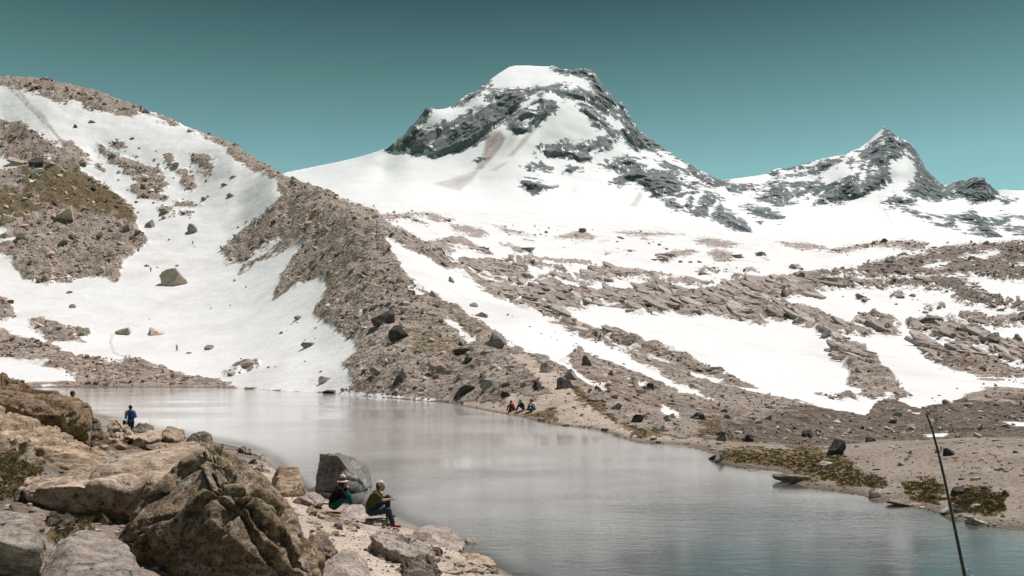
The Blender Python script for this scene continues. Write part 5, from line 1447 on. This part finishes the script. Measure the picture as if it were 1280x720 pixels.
# ---- gravel on the path and on the bank
def gravel(n, sel, smin, seed, name, mat):
    r = np.random.default_rng(seed)
    dv = -(np.diff(VIEW_PY, axis=0, append=VIEW_PY[-1:] - 1))
    w = np.clip(dv, 0, 8) * np.gradient(cols)[None] * sel * (TZ > 0.0) * (MOSSF < 0.5)
    p = w.ravel() / w.sum()
    idx = r.choice(NR * NC, size=n, p=p)
    ri, ci = idx // NC, idx % NC
    d = ROWD[ri] * np.exp(r.uniform(-.006, .006, n))
    x = (cols[ci] + r.uniform(-1, 1, n) - 640) / F * d
    z = TZ[ri, ci]
    s = np.maximum(d / F * smin * (0.5 + r.pareto(2.6, n).clip(0, 5)), 0.006)
    v, f = SPH[1]
    vv = v[None] * s[:, None, None] * np.array([1, .8, .55]) * r.uniform(.6, 1.3, (n, len(v), 1)) * r.uniform(.7, 1.3, (n, 1, 3))
    co = vv + np.stack([x, d, z], 1)[:, None]
    fc = (f[None] + (np.arange(n) * len(v))[:, None, None]).reshape(-1, 3)
    tone = np.repeat(np.clip(r.normal(.5, .25, n), 0, 1), len(v))
    t = NT(name)
    c = t.ramp(t.attr('tone'), [(0, (0.06, 0.049, 0.04)), (.5, (0.23, 0.185, 0.148)), (1, (0.46, 0.39, 0.335))])
    o = link(name, mesh_np(name, co.reshape(-1, 3), fc, 3, t.done(t.principled(c, 0.9, None, 0.15)), {'tone': tone}, smooth=False))
    tag(o, kind='stuff')


gravel(26000, ((ROWD[:, None] < 45) & (ROWD[:, None] > 4) & (cols[None] < 650)).astype(float), 1.5, 31, 'gravel', None)
gravel(5000, ((ROWD[:, None] > 23) & (ROWD[:, None] < 90) & (cols[None] > 640) & (SANDF > 0)).astype(float), 0.9, 32, 'bank_gravel', None)
# ------------------------------------------------------------------ people
def capsule_bm(bm, a, ra, b, rb, seg=2):
    a, b = Vector(a), Vector(b)
    pts = []
    v, _ = SPH[1]
    for c, r in ((a, ra), (b, rb)):
        for p in v:
            pts.append(c + Vector(p) * r * 1.06)
    vs_ = [bm.verts.new(p) for p in pts]
    r = bmesh.ops.convex_hull(bm, input=vs_)
    gone = [e for e in set(r['geom_interior'] + r['geom_unused']) if isinstance(e, bmesh.types.BMVert)]
    bmesh.ops.delete(bm, geom=gone, context='VERTS')


def flesh(name, chains, voxel, mat, parent, smooth=3):
    """one continuous skin grown round chains of (point, radius)"""
    bm = bmesh.new()
    for ch in chains:
        if len(ch) == 1:
            ch = [ch[0], ch[0]]
        for (a, ra), (b, rb) in zip(ch[:-1], ch[1:]):
            capsule_bm(bm, a, ra, (b[0], b[1], b[2] + 1e-4), rb)
    me = bpy.data.meshes.new(name)
    bm.to_mesh(me)
    bm.free()
    tmp = bpy.data.objects.new('tmp', me)
    COL.objects.link(tmp)
    m = tmp.modifiers.new('r', 'REMESH')
    m.mode = 'VOXEL'
    m.voxel_size = voxel
    s = tmp.modifiers.new('s', 'SMOOTH')
    s.factor = 0.5
    s.iterations = smooth
    dg = bpy.context.evaluated_depsgraph_get()
    me2 = bpy.data.meshes.new_from_object(tmp.evaluated_get(dg))
    bpy.data.objects.remove(tmp)
    me2.name = name
    me2.materials.clear()
    me2.materials.append(mat)
    for p in me2.polygons: p.use_smooth = True
    o = link(name, me2)
    o.parent = parent
    return o


SKIN = plain('skin', (0.36, 0.20, 0.14), 0.55, 0.12, 30)
CLOTH = {}


def cloth(col):
    if col not in CLOTH:
        CLOTH[col] = plain('cloth', col, 0.9, 0.3, 14, 0.1)
    return CLOTH[col]


def vadd(a, b): return tuple(x + y for x, y in zip(a, b))


POSES = {
 # x forward, y to the figure's left, z up; sitting poses have the seat at z = 0
 'stand': dict(pelvis=(0, 0, .93), waist=(.0, 0, 1.08), chest=(0, 0, 1.30), neck=(-.01, 0, 1.47), head=(.01, 0, 1.62), hipl=(0, .09, .90), kneel=(.03, .10, .50), ankl=(0, .11, .09),
               hipr=(0, -.09, .90), kneer=(.03, -.10, .50), ankr=(-.03, -.12, .09), shl=(-.01, .185, 1.41), ell=(-.05, .25, 1.14), wrl=(.08, .22, .92), shr=(-.01, -.185, 1.41), elr=(-.06, -.26, 1.15), wrr=(.10, -.16, 1.05)),
 'walk': dict(pelvis=(0, 0, .92), waist=(.02, 0, 1.07), chest=(.05, 0, 1.29), neck=(.07, 0, 1.46), head=(.10, 0, 1.60), hipl=(0, .09, .89), kneel=(.20, .09, .51), ankl=(.24, .09, .10),
              hipr=(0, -.09, .89), kneer=(-.08, -.09, .50), ankr=(-.34, -.09, .16), shl=(.05, .185, 1.40), ell=(-.10, .23, 1.17), wrl=(.0, .23, .96), shr=(.05, -.185, 1.40), elr=(.12, -.24, 1.14), wrr=(.33, -.2, 1.05)),
 'sit': dict(pelvis=(0, 0, .10), waist=(.0, 0, .25), chest=(.11, 0, .44), neck=(.19, 0, .585), head=(.27, 0, .70), hipl=(.02, .10, .10), kneel=(.40, .15, .40), ankl=(.56, .13, .04),
             hipr=(.02, -.10, .10), kneer=(.38, -.13, .36), ankr=(.52, -.12, .02), shl=(.13, .18, .535), ell=(.28, .22, .35), wrl=(.34, .04, .52), shr=(.13, -.18, .535), elr=(.27, -.22, .34), wrr=(.36, -.03, .53)),
 'sitrest': dict(pelvis=(0, 0, .10), waist=(-.02, 0, .25), chest=(.09, 0, .45), neck=(.17, 0, .60), head=(.245, 0, .725), hipl=(.03, .10, .10), kneel=(.42, .13, .42), ankl=(.44, .12, -.02),
                 hipr=(.03, -.10, .10), kneer=(.43, -.14, .13), ankr=(.56, -.15, -.24), shl=(.11, .19, .545), ell=(.33, .23, .41), wrl=(.50, .12, .42), shr=(.11, -.19, .545), elr=(.30, -.23, .40), wrr=(.48, -.06, .40)),
}


def person(px, pz_from, label, pose, yaw, top, legs, shoes, hair=(0.03, 0.02, 0.015), hat=None, hatcol=(0.6, 0.5, 0.48), loc=None, sleeves=True, voxel=0.014, skirt=False, group=None, scale=1.0, long_hair=False):
    J = POSES[pose]
    root = empty('person', loc, yaw)
    root.scale = (scale,) * 3
    tag(root, label, 'person', group)
    hd = J['head']
    fx = lambda x, y, z: (hd[0] + x, hd[1] + y, hd[2] + z)
    nose = [[(fx(.085, 0, .0), .018), (fx(.108, 0, -.018), .017)]]
    head = [[(fx(-.02, 0, .035), .094), (fx(.02, 0, .03), .088)], [(fx(.03, 0, -.055), .062), (fx(.055, 0, -.075), .045)], [(fx(.005, .088, -.01), .022)], [(fx(.005, -.088, -.01), .022)], [(fx(.085, 0, -.055), .02)]]
    torso = [[(J['pelvis'], .135), (J['waist'], .118), (J['chest'], .135), (J['neck'], .058), (hd, .062)],
             [(J['shl'], .062), (J['chest'], .12), (J['shr'], .062)], [(J['hipl'], .105), (J['pelvis'], .12), (J['hipr'], .105)], [(J['shl'], .058), (J['neck'], .055), (J['shr'], .058)]]
    limbs = []
    for s in 'lr':
        limbs.append([(J['hip' + s], .092), (J['knee' + s], .058), (J['ank' + s], .042)])
        limbs.append([(J['sh' + s], .056), (J['el' + s], .042), (J['wr' + s], .029)])
    hands = []
    for s in 'lr':
        e, w = Vector(J['el' + s]), Vector(J['wr' + s])
        dr = (w - e).normalized()
        up = Vector((0, 0, 1)) if abs(dr.z) < .8 else Vector((1, 0, 0))
        sd1 = dr.cross(up).normalized()
        dn = -sd1.cross(dr).normalized()
        pm = w + dr * .075
        hands.append([(tuple(w), .026), (tuple(pm), .034)])
        for k, ln in ((-1.5, .062), (-.5, .078), (.5, .08), (1.5, .068)):
            b = pm + sd1 * k * .019
            m1 = b + dr * ln * .55 + dn * .008
            m2 = m1 + dr * ln * .32 + dn * ln * .42
            hands.append([(tuple(b), .0105), (tuple(m1), .0095), (tuple(m2), .0085)])
        side = -1 if s == 'l' else 1
        tb = w + dr * .03 + sd1 * side * .026
        hands.append([(tuple(tb), .013), (tuple(tb + dr * .035 + sd1 * side * .022), .011), (tuple(tb + dr * .062 + sd1 * side * .018 + dn * .012), .0095)])
    flesh('body', head + nose + torso + limbs + hands, voxel * .8, SKIN, root, 2)
    # clothes
    g = .018
    shirt = [[(vadd(J['pelvis'], (0, 0, .03)), .135 + g), (J['waist'], .122 + g), (J['chest'], .135 + g), (vadd(J['neck'], (0, 0, -.03)), .068)],
             [(J['shl'], .062 + g), (J['chest'], .122 + g), (J['shr'], .062 + g)], [(J['shl'], .058 + g), (vadd(J['neck'], (0, 0, -.04)), .06), (J['shr'], .058 + g)]]
    for s in 'lr':
        sh, el, wr = J['sh' + s], J['el' + s], J['wr' + s]
        if sleeves:
            shirt.append([(sh, .06 + g), (el, .048 + g), (tuple(Vector(el).lerp(Vector(wr), .92)), .036 + g * .7)])
        else:
            shirt.append([(sh, .06 + g), (tuple(Vector(sh).lerp(Vector(el), .62)), .052 + g)])
    flesh('jacket' if sleeves else 'shirt', shirt, voxel, cloth(top), root)
    tr = [[(J['hipl'], .108 + g * .6), (J['pelvis'], .128 + g * .6), (J['hipr'], .108 + g * .6)]]
    for s in 'lr':
        tr.append([(J['hip' + s], .095 + g), (J['knee' + s], .064 + g), (tuple(Vector(J['ank' + s]).lerp(Vector(J['knee' + s]), .1)), .05 + g * .8)])
    flesh('trousers', tr, voxel, cloth(legs), root)
    for s in 'lr':
        a = Vector(J['ank' + s])
        kn = Vector(J['knee' + s])
        flesh('shoe', [[(tuple(a + Vector((-.04, 0, -.035))), .042), (tuple(a + Vector((.09, 0, -.045))), .04), (tuple(a + Vector((.17, 0, -.055))), .032)], [(tuple(a), .046), (tuple(a + (kn - a).normalized() * .06), .045)]], voxel, cloth(shoes), root)
    hr = [[(fx(-.035, 0, .045), .1), (fx(.0, 0, .06), .093)], [(fx(-.055, 0, -.02), .075), (fx(-.06, 0, -.06), .05)]]
    if long_hair:
        hr += [[(fx(-.06, 0, -.02), .075), (fx(-.10, 0, -.18), .06), (fx(-.13, 0, -.3), .035)], [(fx(-.01, .075, 0), .04), (fx(-.04, .08, -.12), .03)], [(fx(-.01, -.075, 0), .04), (fx(-.04, -.08, -.12), .03)]]
    flesh('hair', hr, voxel, plain('hair', hair, 0.7, 0.4, 40), root)
    hm = cloth(hatcol)
    if hat == 'brim':
        h = flesh('hat', [[(fx(-.015, 0, .10), .108), (fx(-.01, 0, .165), .088)], [(fx(-.01, 0, .185), .075)]], voxel * .8, hm, root)
        n = 24
        bm = bmesh.new()
        rr = [(.09, .085, .0), (.13, .12, -.01), (.158, .142, -.03), (.158, .142, -.042), (.13, .12, -.024), (.09, .085, -.014)]
        rings = []
        for (a_, b_, z_) in rr:
            rings.append([bm.verts.new(fx(-.01 + a_ * math.cos(2 * math.pi * k / n), b_ * math.sin(2 * math.pi * k / n), .075 + z_)) for k in range(n)])
        for i in range(len(rr)):
            A, B = rings[i], rings[(i + 1) % len(rr)]
            for k in range(n):
                bm.faces.new((A[k], A[(k + 1) % n], B[(k + 1) % n], B[k]))
        me = bpy.data.meshes.new('brim'); bm.to_mesh(me); bm.free(); me.materials.append(hm)
        link('brim', me, h)
        flesh('hat_band', [[(fx(-.015, .0, .092), .1105), (fx(-.013, 0, .105), .1095)]], voxel * .8, cloth((0.12, 0.08, 0.07)), h)
    elif hat == 'cap':
        h = flesh('cap', [[(fx(-.02, 0, .07), .103), (fx(.0, 0, .085), .092)]], voxel * .8, hm, root)
        flesh('visor', [[(fx(.085, .05, .06), .013), (fx(.15, .03, .045), .012), (fx(.15, -.03, .045), .012), (fx(.085, -.05, .06), .013)], [(fx(.085, 0, .065), .014), (fx(.155, 0, .046), .012)]], voxel * .6, hm, h)
    return root


def backpack(owner, label, col, strapcol=(0.03, 0.03, 0.035)):
    """worn on the back of a standing figure; a thing of its own"""
    root = empty('backpack', owner.location, owner.rotation_euler.z)
    root.scale = owner.scale
    tag(root, label, 'backpack')
    b = flesh('bag', [[(( -.22, .07, 1.06), .09), ((-.20, .07, 1.38), .075)], [((-.22, -.07, 1.06), .09), ((-.20, -.07, 1.38), .075)], [((-.24, 0, 1.05), .1), ((-.22, 0, 1.42), .07)]], .016, cloth(col), root)
    flesh('pocket', [[((-.33, .05, 1.08), .045), ((-.33, -.05, 1.08), .045)], [((-.32, .05, 1.17), .04), ((-.32, -.05, 1.17), .04)]], .014, cloth(tuple(c * .7 for c in col)), b)
    for s in (1, -1):
        flesh('strap', [[((-.16, s * .10, 1.42), .02), ((-.02, s * .115, 1.50), .02), ((.13, s * .12, 1.40), .02), ((.155, s * .13, 1.25), .018), ((.05, s * .165, 1.10), .016), ((-.15, s * .15, 1.04), .016)]], .01, cloth(strapcol), root)
    return root


def stand_spot(px, py_head, tall, d0, d1):
    """distance where a standing figure of that height shows its crown at the given row"""
    best = None
    for d in np.arange(d0, d1, .25):
        x = (px - 640) / F * d
        z = ground_z(x, d)
        e = abs(HZ - F * (z + tall - EYE) / d - py_head)
        if best is None or e < best[0]: best = (e, d, x, z)
    return (best[2], best[1], best[3])


# two people sitting on the near shore
p = at(417, 634, 24.6)
person(0, 0, 'person in a pale brimmed hat and black jacket sitting with teal trousers drawn up', 'sit', math.radians(24), (0.012, 0.011, 0.012), (0.014, 0.095, 0.105), (0.06, 0.05, 0.045), hat='brim', hatcol=(0.62, 0.47, 0.44), loc=(p.x, p.y, p.z - .04), long_hair=True)
ph = root_phone = None
p = at(464, 643.5, 22.9)
person(0, 0, 'person in olive shirt, white cap and red shoes sitting on a slab', 'sitrest', math.radians(10), (0.06, 0.066, 0.024), (0.03, 0.042, 0.06), (0.26, 0.04, 0.042), hat='cap', hatcol=(0.52, 0.47, 0.44), loc=(p.x, p.y, p.z), sleeves=False)

# hikers farther along the near shore
hx = stand_spot(163, 506, 1.77, 42, 50)
print('hiker', hx)
hk = person(0, 0, 'person with short dark hair standing on the shore looking over the lake', 'stand', math.radians(128), (0.20, 0.24, 0.28), (0.03, 0.035, 0.05), (0.05, 0.05, 0.05), loc=hx)
backpack(hk, 'blue daypack on the back of the standing hiker', (0.035, 0.06, 0.20))
hx = stand_spot(91, 488.5, 1.74, 26, 40)
person(0, 0, 'person with brown hair standing hidden behind the rust-brown boulder', 'stand', math.radians(60), (0.10, 0.10, 0.12), (0.04, 0.05, 0.07), (0.05, 0.05, 0.05), hair=(0.045, 0.024, 0.018), loc=(hx[0], hx[1], EYE - (488.5 - HZ) * hx[1] / F - 1.75))
p = at(152, 540, 41)
p.z = ground_z(p.x, p.y) - .06
person(0, 0, 'person in a pale blue cap sitting low among the rocks beside the standing hiker', 'sit', math.radians(80), (0.45, 0.40, 0.30), (0.10, 0.10, 0.12), (0.1, 0.1, 0.1), hat='cap', hatcol=(0.30, 0.40, 0.50), loc=(p.x, p.y, p.z + .1), voxel=.02)

# on the snow
g0 = ground_at(221, 439)
person(0, 0, 'hiker in a yellow jacket walking down the snow above the lake', 'walk', math.radians(-60), (0.55, 0.42, 0.03), (0.03, 0.03, 0.035), (0.05, 0.05, 0.05), loc=(g0.x, g0.y, g0.z - .05), voxel=.03)
g0 = ground_at(241, 306)
person(0, 0, 'hiker in dark clothes walking high on the upper left snow', 'walk', math.radians(-70), (0.03, 0.03, 0.04), (0.03, 0.03, 0.035), (0.03, 0.03, 0.03), loc=(g0.x, g0.y, g0.z - .05), voxel=.035, scale=1.12)
g0 = ground_at(196, 341)
person(0, 0, 'hiker in dark clothes standing at the left end of the big lone boulder', 'stand', math.radians(-40), (0.05, 0.045, 0.045), (0.04, 0.04, 0.045), (0.03, 0.03, 0.03), loc=(g0.x, g0.y - 6, g0.z - .3), voxel=.035, scale=1.15)

# the three resting at the water below the ridge tip
for (px, py, yaw, top, legs, lab, hat) in [
        (642, 513, 2.6, (0.40, 0.08, 0.05), (0.06, 0.05, 0.05), 'person in a red top sitting at the water below the ridge tip', None),
        (654, 512, 3.4, (0.02, 0.02, 0.025), (0.03, 0.05, 0.12), 'person in black sitting between a red-topped and a white-topped companion', None),
        (668, 512.5, 2.9, (0.62, 0.60, 0.60), (0.05, 0.12, 0.25), 'person in a white top and blue trousers sitting at the water below the ridge tip', 'cap')]:
    g0 = ground_at(px, py, 50)
    person(0, 0, lab, 'sit', yaw, top, legs, (0.05, 0.05, 0.05), loc=(g0.x, g0.y, g0.z + .02), voxel=.022, hat=hat, hatcol=(.06, .06, .08), group='people resting at the water below the ridge tip')


# ------------------------------------------------------------------ fishing rod
def tube(name, pts, radii, mat, parent=None, n=10):
    bm = bmesh.new()
    rings = []
    P_ = [Vector(p) for p in pts]
    for i, p in enumerate(P_):
        t_ = (P_[min(i + 1, len(P_) - 1)] - P_[max(i - 1, 0)]).normalized()
        u = t_.cross(Vector((0, 1, 0.2))).normalized()
        w = t_.cross(u)
        rings.append([bm.verts.new(p + (u * math.cos(2 * math.pi * k / n) + w * math.sin(2 * math.pi * k / n)) * radii[i]) for k in range(n)])
    for A, B in zip(rings[:-1], rings[1:]):
        for k in range(n):
            f = bm.faces.new((A[k], A[(k + 1) % n], B[(k + 1) % n], B[k]))
            f.smooth = True
    bm.faces.new(rings[0][::-1])
    bm.faces.new(rings[-1])
    me = bpy.data.meshes.new(name)
    bm.to_mesh(me)
    bm.free()
    me.materials.append(mat)
    return link(name, me, parent)


RODD = 3.0
line = [(1158, 517.5), (1164, 533), (1172, 562), (1180, 596), (1188, 634), (1196, 672), (1205, 716), (1216, 775), (1238, 900), (1262, 1040), (1288, 1185)]
W_ = [at(x, y, RODD) for x, y in line]
rod = empty('fishing_rod', W_[-1])
tag(rod, 'thin black fishing rod standing tilted in front of the right bank', 'fishing rod')
loc_ = [w - W_[-1] for w in W_]
carbon = plain('carbon', (0.014, 0.013, 0.013), 0.35, 0.2, 60, 0.5)
steel = plain('steel', (0.42, 0.42, 0.42), 0.3, 0.1, 60, 0.6)
cork = plain('cork', (0.33, 0.21, 0.12), 0.85, 0.3, 90)
tube('blank', loc_[:9], [.0034, .0036, .004, .0044, .0048, .0053, .0058, .0065, .0075], carbon, rod)
tube('grip', loc_[8:], [.0135, .014, .0135], cork, rod)
tube('butt_spike', [loc_[-1], loc_[-1] + Vector((.03, 0, -.22))], [.006, .002], steel, rod)


def ring(name, c, r, thick, mat, parent, n=14, axis=Vector((0.2, -.9, .3))):
    ax = axis.normalized()
    u = ax.cross(Vector((0, 0, 1))).normalized()
    w = ax.cross(u)
    pts = [c + (u * math.cos(2 * math.pi * k / n) + w * math.sin(2 * math.pi * k / n)) * r for k in range(n + 1)]
    return tube(name, pts, [thick] * (n + 1), mat, parent, 6)


for i, r in ((0, .004), (2, .006), (4, .008), (6, .0125)):
    c = loc_[i] + Vector((.0, -.004, 0)) + Vector((r + .0045, -.006, .002)) * (.6 if i == 0 else 1)
    gd = ring('guide', c, r, .0016 if i == 6 else .0011, steel if i == 6 else carbon, rod)
    tube('guide_foot', [loc_[i] + Vector((.003, -.004, .015)), c + Vector((0, 0, r)), loc_[i] + Vector((.003, -.004, -.02))], [.0012, .0014, .0012], steel, gd, 6)
rl = tube('reel', [loc_[8] + Vector((.012, -.02, .02)), loc_[8] + Vector((.012, -.075, .0))], [.026, .022], carbon, rod, 16)
tube('spool', [loc_[8] + Vector((-.008, -.05, .055)), loc_[8] + Vector((.0, -.05, .012))], [.022, .024], steel, rl, 16)
tube('reel_handle', [loc_[8] + Vector((.012, -.06, .0)), loc_[8] + Vector((.07, -.06, -.01)), loc_[8] + Vector((.07, -.09, -.01))], [.003, .003, .008], steel, rl, 8)
# ------------------------------------------------------------------ light, sky, camera
SUN_EL, SUN_AZ = math.radians(67), math.radians(42)      # azimuth clockwise from straight ahead
sd = Vector((math.cos(SUN_EL) * math.sin(SUN_AZ), math.cos(SUN_EL) * math.cos(SUN_AZ), math.sin(SUN_EL)))
sun = bpy.data.objects.new('sun', bpy.data.lights.new('sun', 'SUN'))
COL.objects.link(sun)
sun.data.energy = 5.0
sun.data.angle = math.radians(0.53)
sun.data.color = (1.0, 0.96, 0.93)
sun.rotation_euler = (-sd).to_track_quat('-Z', 'Y').to_euler()
sun.location = (30, -10, 60)

world = bpy.data.worlds.new('World')
scene.world = world
world.use_nodes = True
wt = world.node_tree
wt.nodes.clear()
wo = wt.nodes.new('ShaderNodeOutputWorld')
bg = wt.nodes.new('ShaderNodeBackground')
sky = wt.nodes.new('ShaderNodeTexSky')
sky.sky_type = 'NISHITA'
sky.sun_disc = False
sky.sun_elevation = SUN_EL
sky.sun_rotation = SUN_AZ
sky.altitude = 2700
sky.air_density = 1.0
sky.dust_density = 0.3
tint = wt.nodes.new('ShaderNodeMix'); tint.data_type = 'RGBA'; tint.blend_type = 'MULTIPLY'
tint.inputs[0].default_value = 1.0
tc = wt.nodes.new('ShaderNodeTexCoord')
sep = wt.nodes.new('ShaderNodeSeparateXYZ')
rp = wt.nodes.new('ShaderNodeValToRGB')
els = rp.color_ramp.elements
SKY_TINT = [(0.0, (1.21, 1.62, 1.08)), (0.21, (1.08, 1.339, 0.853)), (0.3, (0.648, 0.886, 0.508)), (0.38, (0.313, 0.454, 0.275)), (0.85, (0.76, 0.532, 0.37))]
for _ in range(3): els.new(0.5)
for e_, (p_, c_) in zip(els, SKY_TINT):
    e_.position, e_.color = p_, (*c_, 1)
wt.links.new(tc.outputs['Generated'], sep.inputs[0])
wt.links.new(sep.outputs[2], rp.inputs[0])
wt.links.new(sky.outputs[0], tint.inputs[6])
wt.links.new(rp.outputs[0], tint.inputs[7])
wt.links.new(tint.outputs[2], bg.inputs[0])
bg.inputs[1].default_value = 0.088
wt.links.new(bg.outputs[0], wo.inputs[0])

cam = bpy.data.objects.new('camera', bpy.data.cameras.new('camera'))
COL.objects.link(cam)
cam.location = (0, 0, EYE)
cam.rotation_euler = (math.radians(90), 0, 0)
cam.data.sensor_width = 36
cam.data.lens = 36 * F / 1280
cam.data.shift_y = (HZ - 360) / 1280
cam.data.clip_start = 0.05
cam.data.clip_end = 12000
scene.camera = cam
scene.render.resolution_x, scene.render.resolution_y = 1024, 576
vs = scene.view_settings
vs.view_transform = 'Standard'
vs.look = 'None'
vs.exposure = 0.14
vs.gamma = 1.0
scene.cycles.use_denoising = True
scene.cycles.max_bounces = 6
